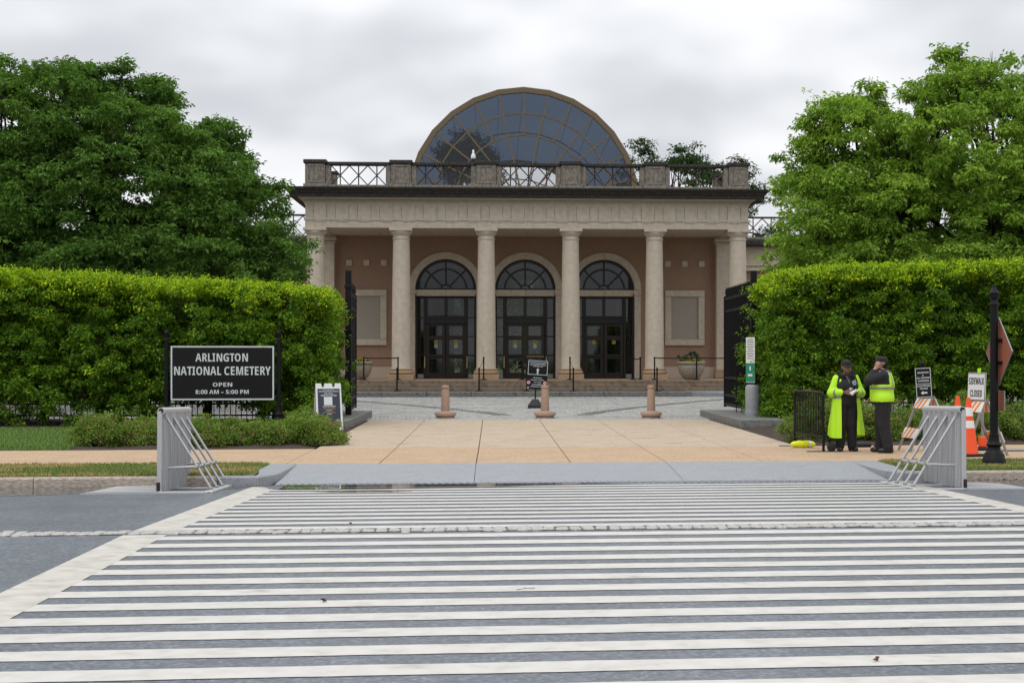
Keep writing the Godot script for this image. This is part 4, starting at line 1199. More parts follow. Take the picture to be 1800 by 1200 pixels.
func hedge(label: String, xa: float, xb: float, zf: float, zb: float, top: Array, end_side: int, sd: int) -> void:
	var t := thing("clipped_hedge", label, "hedge", Vector3((xa + xb) * 0.5, 0.05, (zf + zb) * 0.5), 0.0, "hedges flanking the gate")
	var off := t.position
	var r := RandomNumberGenerator.new(); r.seed = sd
	var lump := FastNoiseLite.new(); lump.seed = sd; lump.frequency = 0.85; lump.fractal_octaves = 3
	var gap := FastNoiseLite.new(); gap.seed = sd + 1; gap.frequency = 1.5; gap.fractal_octaves = 3
	var where := [[], [], []]
	var tints := [PackedColorArray(), PackedColorArray(), PackedColorArray()]
	var young := []
	var ytint := PackedColorArray()
	var put := func(p: Vector3, tone: float, fresh: float):
		var k := r.randi() % 3
		var b := rand_basis(r, 0.4, r.randf_range(0.75, 1.25))
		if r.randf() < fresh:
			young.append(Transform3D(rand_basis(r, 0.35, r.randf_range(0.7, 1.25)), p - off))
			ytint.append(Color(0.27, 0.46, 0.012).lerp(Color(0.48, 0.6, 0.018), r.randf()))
		else:
			where[k].append(Transform3D(b, p - off))
			tints[k].append(Color(0.055, 0.14, 0.012).lerp(Color(0.195, 0.345, 0.022), clampf(tone * 0.55 + r.randf() * 0.45, 0, 1)))
	var faces := [["front", absf(xb - xa) * 3.9 * 36], ["top", absf(xb - xa) * absf(zf - zb) * 26], ["end", absf(zf - zb) * 3.8 * 36]]
	for f in faces:
		for i in int(f[1]):
			var x := r.randf_range(xa, xb)
			var h := curve_at(top, x)
			var p: Vector3
			var nrm: Vector3
			if f[0] == "front":
				var y := r.randf_range(0.08, h)
				p = Vector3(x, y, zf); nrm = Vector3(0, 0, 1)
				var open := clampf(1.0 - absf(x + 6.9) / 2.0, 0, 1) if x < 0 else 0.35 + 0.4 * gap.get_noise_2d(x * 0.5, 3.0)
				if y < 0.78 and r.randf() < open * 2.2 * (1.0 - y * 0.6): continue
				if y < 0.35 and r.randf() < 0.45: continue
			elif f[0] == "top":
				p = Vector3(x, h, r.randf_range(zb, zf)); nrm = Vector3.UP
			else:
				var xe := xb if end_side > 0 else xa
				h = curve_at(top, xe)
				p = Vector3(xe, r.randf_range(0.15, h), r.randf_range(zb, zf)); nrm = Vector3(end_side, 0, 0)
			var l := lump.get_noise_3d(p.x, p.y * 1.15, p.z)
			var g := gap.get_noise_3d(p.x, p.y * 1.3, p.z)
			var deep := 0.85 * pow(r.randf(), 1.35)
			var push := l * 0.55 + 0.06 - deep
			if nrm.y > 0.5: push = l * 0.07 - deep * 0.4
			elif g > 0.0: push -= g * 3.2
			if nrm.y < 0.5:
				var s := clampf((p.y - (h - 0.45)) / 0.45, 0, 1)   # rounded shoulder
				push -= s * s * 0.16
			else:
				var s := clampf((p.z - (zf - 0.5)) / 0.5, 0, 1)
				p.y -= s * s * 0.08
			p += nrm * push
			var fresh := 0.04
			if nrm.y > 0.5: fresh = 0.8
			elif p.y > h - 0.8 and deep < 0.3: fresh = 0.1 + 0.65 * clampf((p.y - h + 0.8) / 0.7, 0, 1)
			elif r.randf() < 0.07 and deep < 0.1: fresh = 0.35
			var tone := r.randf()
			for j in 11:
				put.call(p + Vector3(r.randfn() * 0.085, r.randfn() * 0.045, r.randfn() * 0.085), tone, fresh)
	# upright shoots along the top
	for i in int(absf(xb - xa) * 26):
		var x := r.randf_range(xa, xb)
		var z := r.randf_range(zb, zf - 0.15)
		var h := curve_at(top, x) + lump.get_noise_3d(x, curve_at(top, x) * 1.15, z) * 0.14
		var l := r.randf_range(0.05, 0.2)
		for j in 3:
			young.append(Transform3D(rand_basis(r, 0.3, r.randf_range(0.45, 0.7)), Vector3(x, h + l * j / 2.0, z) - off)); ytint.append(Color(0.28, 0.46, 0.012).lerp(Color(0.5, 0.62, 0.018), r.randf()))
	var fo := group_part(t, "foliage")
	for k in 3: stuff(scatter(fo, "leaves", spray(11 + k, 8, 0.07, 0.08, 0.046, 0.5, 0.0), M.gloss_leaf, where[k], tints[k]))
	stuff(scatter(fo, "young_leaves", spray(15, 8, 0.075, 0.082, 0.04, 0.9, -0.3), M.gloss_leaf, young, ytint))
	# dense twigs inside
	var tw := MB.new()
	for i in int(absf(xb - xa) * 70):
		var p := Vector3(r.randf_range(xa + 0.35, xb - 0.35), r.randf_range(0.5, curve_at(top, (xa + xb) * 0.5) - 0.5), r.randf_range(zb + 0.5, zf - 0.35)) - off
		var d := Vector3(r.randf_range(-0.6, 0.6), r.randf_range(0.2, 1), r.randf_range(-0.6, 0.8)) * 0.7
		tw.tube([p, p + d * 0.5 + Vector3(0.05, 0, 0), p + d], 0.014, 0.006, 4, false)
	stuff(part(t, "twigs", tw, M.bark))
	var inner := []
	var itint := PackedColorArray()
	for i in int(absf(xb - xa) * 700):
		var x := r.randf_range(xa + 0.25, xb - 0.25)
		inner.append(Transform3D(rand_basis(r, 1.2, r.randf_range(1.5, 2.4)), Vector3(x, r.randf_range(0.85, curve_at(top, x) - 0.3), r.randf_range(zb + 0.5, zf - 1.0)) - off))
		itint.append(Color(0.055, 0.14, 0.012).lerp(Color(0.195, 0.345, 0.022), r.randf()))
	stuff(scatter(fo, "inner_leaves", spray(18, 12, 0.13, 0.09, 0.045, 0.8, 0.1), M.gloss_leaf, inner, itint))
	var x := xa + 0.9
	while x < xb - 0.5:
		var b := MB.new()
		var z := r.randf_range(-0.5, 0.5)
		b.tube([Vector3(x, 0, (zf + zb) * 0.5 + z) - off, Vector3(x + 0.08, 0.8, (zf + zb) * 0.5 + z * 0.8) - off, Vector3(x - 0.1, 2.3, (zf + zb) * 0.5) - off], 0.13, 0.06, 8)
		part(t, "stem", b, M.bark)
		x += r.randf_range(1.1, 1.8)

func build_hedges() -> void:
	hedge("tall clipped hedge behind the black cemetery sign", -17.0, -4.25, -37.6, -41.2, [[-17, 3.95], [-12, 3.9], [-9, 3.72], [-6, 3.62], [-4.2, 3.42]], 1, 301)
	hedge("tall clipped hedge behind the two guards in yellow", 7.2, 18.0, -37.5, -42.2, [[7.2, 3.75], [7.5, 3.95], [9, 4.1], [12, 4.2], [18, 4.3]], -1, 302)

func build_shrubs() -> void:
	var r := RandomNumberGenerator.new(); r.seed = 99
	var ord := ["first", "second", "third", "fourth", "fifth", "sixth", "seventh", "eighth", "ninth", "tenth"]
	var spots := []
	for k in 9: spots.append([-7.75 + k * 0.53, -29.5 - (k % 2) * 0.45 - (0.35 if k > 6 else 0.0), 0.58 + 0.06 * sin(k * 2.1), 0.44 + 0.05 * cos(k * 1.7), "low mounded shrub in the bed below the cemetery sign, %s from the lawn" % ord[k], "shrubs below the cemetery sign"])
	spots.append([-3.95, -31.2, 0.6, 0.52, "low mounded shrub at the foot of the white sandwich board", "shrubs below the cemetery sign"])
	for k in 10: spots.append([6.62 + k * 0.78, -30.4 - (k % 2) * 0.5, 0.72 + 0.07 * sin(k * 2.3), 0.84 + 0.08 * cos(k * 1.3), "low mounded shrub in the bed behind the guards, %s from the gate" % ord[k], "shrubs behind the guards"])
	for s in spots:
		var t := thing("low_shrub", s[4], "shrub", Vector3(s[0], 0.03, s[1]), r.randf() * TAU, s[5])
		var where := [[], []]
		var tint := [PackedColorArray(), PackedColorArray()]
		var nz := FastNoiseLite.new(); nz.seed = int(r.randi() % 10000); nz.frequency = 1.9
		var mid := Vector3.ZERO
		for i in 1080:
			if i % 12 == 0:
				var d := Vector3(r.randfn(), absf(r.randfn()) * 0.9 - 0.1, r.randfn()).normalized()
				var q := (0.82 + 0.5 * nz.get_noise_3d(d.x, d.y, d.z)) * (1.0 - 0.45 * pow(r.randf(), 2.0))
				mid = Vector3(d.x * s[2], d.y * s[3] + 0.1, d.z * s[2]) * q
			var p := mid + Vector3(r.randfn() * 0.06, r.randfn() * 0.035, r.randfn() * 0.06)
			var k := r.randi() % 2
			where[k].append(Transform3D(rand_basis(r, 0.6, r.randf_range(0.7, 1.25)), p))
			var c := Color(0.10, 0.2, 0.03).lerp(Color(0.29, 0.4, 0.08), r.randf())
			if r.randf() < 0.16: c = Color(0.3, 0.2, 0.11)
			tint[k].append(c)
		for k in 2: stuff(scatter(t, "leaves", spray(21 + k, 9, 0.075, 0.055, 0.028, 0.7, -0.1), M.leaf, where[k], tint[k]))
		var b := MB.new()
		for i in 9:
			var a := TAU * i / 9.0
			b.tube([Vector3(cos(a) * 0.05, -0.03, sin(a) * 0.05), Vector3(cos(a) * s[2] * 0.35, s[3] * 0.4, sin(a) * s[2] * 0.35), Vector3(cos(a) * s[2] * 0.6, s[3] * 0.75, sin(a) * s[2] * 0.6)], 0.014, 0.005, 4, false)
		part(t, "stems", b, M.bark)

func build_grass() -> void:
	var b := MB.new()
	var r := RandomNumberGenerator.new(); r.seed = 12
	for i in 7:
		var a := r.randf() * TAU
		var d := Vector3(cos(a), 0, sin(a))
		var p := Vector3(r.randf_range(-0.03, 0.03), 0, r.randf_range(-0.03, 0.03))
		var h := r.randf_range(0.035, 0.06)
		var s := d.cross(Vector3.UP) * 0.0035
		var m := p + Vector3.UP * h * 0.6 + d * 0.008
		var tip := p + Vector3.UP * h + d * r.randf_range(0.015, 0.035)
		b.tri(p - s, p + s, m + s * 0.8); b.tri(p - s, m + s * 0.8, m - s * 0.8); b.tri(m - s * 0.8, m + s * 0.8, tip)
	var tuft := b.mesh()
	var dry := FastNoiseLite.new(); dry.seed = 40; dry.frequency = 0.55; dry.fractal_octaves = 3
	var where := []
	var tint := PackedColorArray()
	var areas := [[-12.5, -3.66, 0, 14500], [6.45, 12.5, 0, 9500], [-15.0, -8.0, 1, 17000]]
	for a in areas:
		for i in a[3]:
			var x := r.randf_range(a[0], a[1])
			var z := r.randf_range(z_kerb(x) - 0.19, z_walk(x) + 0.03) if a[2] == 0 else r.randf_range(z_back(x) - 0.03, -36.2)
			var y := -0.004 if a[2] == 0 else (0.03 if z < z_back(x) - 0.3 else lerpf(-0.02, 0.03, (z_back(x) - z) / 0.3))
			where.append(Transform3D(rand_basis(r, 0.15, r.randf_range(0.7, 1.25) * (1.0 if a[2] == 0 else 1.2)), Vector3(x, y, z)))
			var c := Color(0.09, 0.19, 0.025).lerp(Color(0.17, 0.27, 0.045), r.randf())
			var q := dry.get_noise_2d(x * 0.7, z * 2.0)
			if a[2] == 0:
				c = Color(0.13, 0.2, 0.03).lerp(Color(0.22, 0.26, 0.055), r.randf())
				if q + r.randf_range(-0.12, 0.12) > 0.13: c = Color(0.46, 0.34, 0.13).lerp(Color(0.34, 0.28, 0.1), r.randf())
			tint.append(c)
	var o := scatter(self, "grass", tuft, M.blade, where, tint)
	o.set_meta("kind", "stuff"); o.set_meta("label", "short mown grass of the verges and the front lawn"); o.set_meta("category", "grass")

# ------------------------------------------------------------------ iron fence and gates
func build_fences() -> void:
	for side in [-1, 1]:
		var xa := -18.5 if side < 0 else 6.75
		var xb := -4.4 if side < 0 else 19.5
		var f := thing("iron_fence", "black iron picket fence inside the hedge behind the " + ("cemetery sign" if side < 0 else "guards"), "fence", Vector3((xa + xb) * 0.5, 0, -41.5), 0.0, "fences in the hedges")
		var hw := (xb - xa) * 0.5
		for y in [0.16, 0.48, 1.75]: part(f, "rail", bxm(Vector3(hw * 2, 0.05, 0.04)), M.iron, Vector3(0, y, 0))
		var n := int(hw * 2 / 0.15)
		var pk := bxm(Vector3(0.022, 1.9, 0.022))
		for i in n: part(f, "picket", pk, M.iron, Vector3(-hw + 0.07 + i * 0.15, 0.98, 0))
	# gates, swung open into the grounds
	var spear := MB.new()
	spear.lathe([Vector2(0.012, 0), Vector2(0.012, 0.02), Vector2(0.036, 0.06), Vector2(0.0, 0.24)], 6)
	var sm := spear.mesh()
	for side in [-1, 1]:
		var near := Vector3(-3.96, 0.17, -40.3) if side < 0 else Vector3(7.1, 0.2, -40.3)
		var far := Vector3(-4.22, 0.2, -45.0) if side < 0 else Vector3(7.1, 0.2, -45.3)
		var g := thing("iron_gate", "black iron gate leaf standing open beside the " + ("white sandwich board" if side < 0 else "green and white notice"), "gate", near, 0.0, "gate leaves")
		var d := far - near
		var l := d.length()
		var u := d / l
		var yaw := atan2(-u.z, u.x)
		var gp := func(t: float, y: float): return u * t + Vector3(0, y, 0)
		part(g, "gate_post", bxm(Vector3(0.16, 3.95, 0.16), 0.012), M.iron, Vector3(0, 1.97, 0))
		part(g, "post_collar", bxm(Vector3(0.2, 0.1, 0.2), 0.012), M.iron, Vector3(0, 3.5, 0))
		part(g, "end_stile", bxm(Vector3(0.09, 3.4, 0.09), 0.01), M.iron, gp.call(l, 1.75), Vector3(0, yaw, 0))
		for y in [0.14, 0.42, 0.95, 2.98, 3.36]:
			part(g, "rail", bxm(Vector3(l - 0.1, 0.075, 0.05), 0.006), M.iron, gp.call(l * 0.5, y), Vector3(0, yaw, 0))
		var n := 34
		for i in n:
			var t := 0.16 + (l - 0.3) * i / (n - 1)
			part(g, "picket", bxm(Vector3(0.026, 3.4, 0.026)), M.iron, gp.call(t, 1.78))
			part(g, "spear_tip", sm, M.iron, gp.call(t, 3.48))
		for y in [0.9, 2.3]: part(g, "hinge", bxm(Vector3(0.24, 0.07, 0.24), 0.01), M.iron, Vector3(0, y, 0))
		# granite kerb under the gate and a rounded stone guard post
		var x: float = (-3.66 if side < 0 else 6.16)
		var base := thing("gate_kerb", "low grey granite base beneath the gate by the " + ("white sandwich board" if side < 0 else "green and white notice"), "kerb", Vector3(x + side * 0.56, 0, -40.0), 0.0, "granite bases of the gates")
		for k in 4:
			part(base, "granite_block", bxm(Vector3(1.2, 0.27, 1.78), 0.02), M.granite_dark, Vector3(0, 0.07, 2.4 - k * 1.8))
		var gd := thing("stone_guard_post", "short pale stone guard post in front of the gate by the " + ("white sandwich board" if side < 0 else "green and white notice"), "post", Vector3(-4.25 if side < 0 else 6.84, 0.225, -39.0), 0.0, "stone guard posts"); gd.position.y = 0.205
		var q := MB.new()
		q.lathe([Vector2(0.21, 0.0), Vector2(0.21, 0.12), Vector2(0.19, 0.13), Vector2(0.19, 0.76), Vector2(0.17, 0.81), Vector2(0.12, 0.835), Vector2(0.0, 0.84)], 20)
		part(gd, "shaft", q, M.granite)

# ------------------------------------------------------------------ signs
func panel_border(parent: Node, w: float, h: float, t: float, z: float, material: Material) -> void:
	for s in [-1, 1]:
		part(parent, "border", bxm(Vector3(w, t, 0.008)), material, Vector3(0, s * (h - t) * 0.5, z))
		part(parent, "border", bxm(Vector3(t, h - 2 * t, 0.008)), material, Vector3(s * (w - t) * 0.5, 0, z))

func arrow(parent: Node, h: float, at: Vector3, turn: float, material: Material) -> void:
	var b := MB.new()
	b.prism(PackedVector2Array([Vector2(-0.12, -0.5), Vector2(0.12, -0.5), Vector2(0.12, 0.12), Vector2(0.3, 0.12), Vector2(0, 0.5), Vector2(-0.3, 0.12), Vector2(-0.12, 0.12)]), 0.0, 0.004 / h)
	var o := part(parent, "arrow", b, material, at, Vector3(0, 0, turn))
	o.scale = Vector3.ONE * h

func iron_post(parent: Node, at: Vector3, h: float, r: float, base_h := 0.46, base_r := 0.19) -> void:
	var k := base_r / 0.19
	var b := MB.new()
	var s := base_h / 0.46
	b.lathe([Vector2(0.19 * k, 0), Vector2(0.19 * k, 0.09 * s), Vector2(0.175 * k, 0.105 * s), Vector2(0.165 * k, 0.16 * s), Vector2(0.13 * k, 0.2 * s), Vector2(0.105 * k, 0.23 * s), Vector2(0.1 * k, 0.27 * s), Vector2(0.12 * k, 0.285 * s), Vector2(0.125 * k, 0.31 * s), Vector2(0.1 * k, 0.33 * s), Vector2(0.09 * k, 0.36 * s), Vector2(r * 1.15, 0.44 * s), Vector2(r * 1.2, 0.46 * s), Vector2(r, 0.47 * s)], 24)
	part(parent, "post_base", b, M.iron, at)
	b = MB.new(); b.lathe([Vector2(r, 0.46 * s), Vector2(r * 0.94, h - 0.35)], 18)
	part(parent, "pole", b, M.iron, at)
	b = MB.new()
	b.lathe([Vector2(r * 0.94, h - 0.35), Vector2(r * 1.12, h - 0.34), Vector2(r * 1.12, h - 0.31), Vector2(r * 0.85, h - 0.29), Vector2(r * 0.8, h - 0.24), Vector2(r * 1.2, h - 0.225), Vector2(r * 1.3, h - 0.15), Vector2(r * 1.35, h - 0.14), Vector2(r * 0.8, h - 0.11), Vector2(r * 0.4, h - 0.06), Vector2(r * 0.25, h - 0.045), Vector2(r * 0.38, h - 0.03), Vector2(r * 0.3, h - 0.012), Vector2(0.0, h)], 18)
	part(parent, "finial", b, M.iron, at)

func build_signs() -> void:
	# the cemetery sign
	var t := thing("cemetery_sign", "black sign with white lettering ARLINGTON NATIONAL CEMETERY before the hedge", "sign", Vector3(-6.73, 0.03, -37.05), 0.058)
	part(t, "board", bxm(Vector3(2.5, 1.335, 0.05), 0.006), M.sign_black, Vector3(0, 1.34, 0.03))
	var p := group_part(t, "board_face", Vector3(0, 1.34, 0.058))
	panel_border(p, 2.5, 1.335, 0.036, 0.0, M.sign_white)
	lettering(p, "ARLINGTON", 0.2, 1.27, M.sign_white, Vector3(-0.02, 0.385, 0.0))
	lettering(p, "NATIONAL CEMETERY", 0.211, 2.34, M.sign_white, Vector3(0, 0.055, 0.0))
	lettering(p, "OPEN", 0.1, 0.47, M.sign_white, Vector3(0, -0.285, 0.0))
	lettering(p, "8:00 AM – 5:00 PM", 0.1, 1.29, M.sign_white, Vector3(-0.01, -0.465, 0.0))
	for s in [-1, 1]: iron_post(t, Vector3(s * 1.36, 0, 0), 2.48, 0.058)
	# white folding board with a poster
	t = thing("sandwich_board", "white plastic sandwich board with navy poster beside the hedge end", "sign", Vector3(-4.0, 0.02, -35.75), 0.3)
	for s in [1, -1]:
		var lean := Basis(Vector3.RIGHT, -0.21 * s)
		var lf := group_part(t, "leaf")
		lf.transform = Transform3D(Basis(Vector3.UP, 0.0 if s > 0 else PI) * Basis(Vector3.RIGHT, -0.21), Vector3(0, 1.05, 0.02 * s))
		var b := MB.new()
		var o := PackedVector2Array([Vector2(-0.32, -1.08), Vector2(-0.2, -1.08), Vector2(-0.18, -1.0), Vector2(0.18, -1.0), Vector2(0.2, -1.08), Vector2(0.32, -1.08), Vector2(0.30, 0.06), Vector2(0.17, 0.06), Vector2(0.155, -0.03), Vector2(0.1, -0.03), Vector2(0.085, 0.06), Vector2(-0.085, 0.06), Vector2(-0.1, -0.03), Vector2(-0.155, -0.03), Vector2(-0.17, 0.06), Vector2(-0.30, 0.06)])
		b.prism(o, -0.015, 0.015)
		part(lf, "shell", b, M.plastic_white)
		if s > 0:
			part(lf, "poster", bxm(Vector3(0.53, 0.92, 0.006)), M.poster_navy, Vector3(0, -0.53, 0.018))
			for l in [["THE OFFICIAL TOUR OF", 0.016, 0.26, -0.1, 0], ["ARLINGTON NATIONAL CEMETERY", 0.03, 0.48, -0.135, 0], ["WHY WALK,", 0.034, 0.22, -0.19, 0], ["WHEN YOU CAN RIDE", 0.034, 0.38, -0.235, 0], ["SCAN FOR TICKETS", 0.034, 0.3, -0.5, 0], ["TOURS DEPART EVERY", 0.026, 0.29, -0.555, 1], ["20 minutes", 0.026, 0.15, -0.595, 0], ["LAST TOUR DEPARTS AT", 0.026, 0.3, -0.645, 1], ["4:00 PM", 0.026, 0.1, -0.685, 0]]:
				lettering(lf, l[0], l[1], l[2], M.gold_print if l[4] else M.sign_white, Vector3(0, l[3], 0.0215))
			part(lf, "blank_square", bxm(Vector3(0.2, 0.2, 0.003)), M.sign_white, Vector3(-0.02, -0.37, 0.0225))
			var q := MB.new(); ring_sector(q, 0.0, 0.05, 0, TAU * 0.999, 0, 0.003, 16)
			part(lf, "emblem", q, M.grey_cloth, Vector3(0.2, -0.86, 0.021))
			part(lf, "emblem_band", bxm(Vector3(0.11, 0.05, 0.003)), M.red_print, Vector3(0.2, -0.93, 0.0225))
	# sign on a weighted stand in the middle of the plaza
	t = thing("stand_sign", "black two-panel sign on a weighted stand behind the middle bollard", "sign", Vector3(1.36, 0.065, -50.0), -0.02)
	var b := MB.new()
	for q in [[0.25, 0.0, 0.25, 0.09], [0.25, 0.09, 0.1, 0.3]]:
		var lo := [Vector3(-q[0], q[1], q[0]), Vector3(q[0], q[1], q[0]), Vector3(q[0], q[1], -q[0]), Vector3(-q[0], q[1], -q[0])]
		var hi := [Vector3(-q[2], q[3], q[2]), Vector3(q[2], q[3], q[2]), Vector3(q[2], q[3], -q[2]), Vector3(-q[2], q[3], -q[2])]
		for i in 4: b.quad(lo[i], lo[(i + 1) % 4], hi[(i + 1) % 4], hi[i])
		b.quad(hi[0], hi[1], hi[2], hi[3])
	part(t, "weighted_base", b, M.iron_dull)
	rod(t, "pole", [Vector3(0, 0.28, 0), Vector3(0.03, 1.68, 0)], 0.024, M.iron)
	b = MB.new(); b.lathe([Vector2(0.02, 0), Vector2(0.035, 0.03), Vector2(0.03, 0.06), Vector2(0.0, 0.075)], 12)
	part(t, "knob", b, M.iron, Vector3(0.03, 1.67, 0))
	p = group_part(t, "upper_panel", Vector3(0.09, 1.36, 0.04)); p.rotation.z = -0.06
	part(p, "plate", bxm(Vector3(0.67, 0.49, 0.02), 0.004), M.sign_black)
	panel_border(p, 0.66, 0.48, 0.016, 0.012, M.sign_white)
	var y := 0.175
	for l in [["ALL VISITORS TO ARLINGTON NATIONAL CEMETERY", 0.6], ["MUST PASS THROUGH SECURITY", 0.5], ["PLEASE PROCEED TO VISITOR", 0.56], ["SCREENING AREA", 0.34]]:
		lettering(p, l[0], 0.028, l[1], M.sign_white, Vector3(0, y, 0.011)); y -= 0.043
	arrow(p, 0.2, Vector3(0, -0.11, 0.011), 0.0, M.sign_white)
	p = group_part(t, "lower_panel", Vector3(0.05, 0.88, 0.04)); p.rotation.z = -0.05
	part(p, "plate", bxm(Vector3(0.7, 0.5, 0.02), 0.004), M.sign_black)
	y = 0.14
	for l in [["All Firearms,", 0.29], ["Weapons, Alcohol,", 0.44], ["and Drugs", 0.25], ["are Prohibited", 0.36], ["on Federal Property", 0.48]]:
		lettering(p, l[0], 0.052, l[1], M.sign_white, Vector3(0.02, y, 0.011)); y -= 0.075
	for s in [-1, 1]:
		b = MB.new(); ring_sector(b, 0.052, 0.07, 0, TAU * 0.999, 0.011, 0.016, 20); b.box(Vector3(0, 0, 0.014), Vector3(0.12, 0.014, 0.004), 0.0, Basis(Vector3.BACK, -0.78))
		part(p, "no_symbol", b, M.red_print, Vector3(s * 0.275, -0.02, 0))
		b = MB.new(); ring_sector(b, 0.0, 0.053, 0, TAU * 0.999, 0.01, 0.0125, 20)
		part(p, "symbol_field", b, M.sign_white, Vector3(s * 0.275, -0.02, 0))
		b = MB.new(); b.box(Vector3(-0.005, 0.005, 0.014), Vector3(0.06, 0.016, 0.002)); b.box(Vector3(0.018, -0.012, 0.014), Vector3(0.016, 0.03, 0.002))
		part(p, "symbol", b, M.sign_black, Vector3(s * 0.275, -0.02, 0))
	b = MB.new(); ring_sector(b, 0.0, 0.04, 0, TAU * 0.999, 0.01, 0.014, 16)
	part(p, "seal", b, M.grey_cloth, Vector3(-0.29, -0.2, 0))
	# notice over the guard post by the gate
	t = thing("gate_notice", "narrow white and green notice above the stone post by the gate", "sign", Vector3(6.78, 1.09, -38.95), -0.85)
	part(t, "plate", bxm(Vector3(0.3, 1.2, 0.02), 0.004), M.plastic_white, Vector3(0, 0.6, 0))
	part(t, "green_field", bxm(Vector3(0.298, 0.5, 0.006)), M.green_print, Vector3(0, 0.27, 0.012))
	for i in 9: part(t, "print_line", bxm(Vector3([0.2, 0.24, 0.22, 0.25, 0.18, 0.23, 0.24, 0.2, 0.22][i], 0.018, 0.003)), M.sign_black, Vector3(0, 1.14 - i * 0.062, 0.0105))
	part(t, "print_mark", bxm(Vector3(0.045, 0.11, 0.003)), M.plastic_white, Vector3(0.0, 0.38, 0.016)); part(t, "print_mark", bxm(Vector3(0.15, 0.06, 0.003)), M.plastic_white, Vector3(0.0, 0.2, 0.016))
	part(t, "bracket", bxm(Vector3(0.04, 1.3, 0.03)), M.iron, Vector3(0, 0.55, -0.03))
	# black post carrying a diamond warning sign seen from behind
	t = thing("street_post", "black iron street post with brown backed diamond sign on the verge", "post", Vector3(8.05, 0.0, -23.45))
	iron_post(t, Vector3.ZERO, 2.92, 0.066, 0.5, 0.19)
	p = group_part(t, "diamond_sign", Vector3(0.09, 1.83, -0.02)); p.rotation.y = -1.52
	b = MB.new(); b.box(Vector3.ZERO, Vector3(0.76, 0.76, 0.006), 0.0, Basis(Vector3.BACK, PI / 4))
	part(p, "plate", b, M.sign_back)
	b = MB.new()
	for k in 4: b.box(Basis(Vector3.BACK, PI / 4 + k * PI / 2) * Vector3(0, 0.383, 0), Vector3(0.772, 0.012, 0.018), 0.0, Basis(Vector3.BACK, PI / 4 + k * PI / 2))
	part(p, "rim", b, M.galvanised)
	part(p, "strap", bxm(Vector3(0.3, 0.05, 0.03)), M.iron, Vector3(0, 0.18, 0.02)); part(p, "strap", bxm(Vector3(0.3, 0.05, 0.03)), M.iron, Vector3(0, -0.18, 0.02))
	p = group_part(t, "small_plate", Vector3(0.12, 1.04, -0.02)); p.rotation.y = -1.52
	part(p, "plate", bxm(Vector3(0.3, 0.32, 0.008), 0.003), M.sign_back)
	part(p, "rim", bxm(Vector3(0.012, 0.322, 0.016)), M.galvanised, Vector3(0.15, 0, 0))

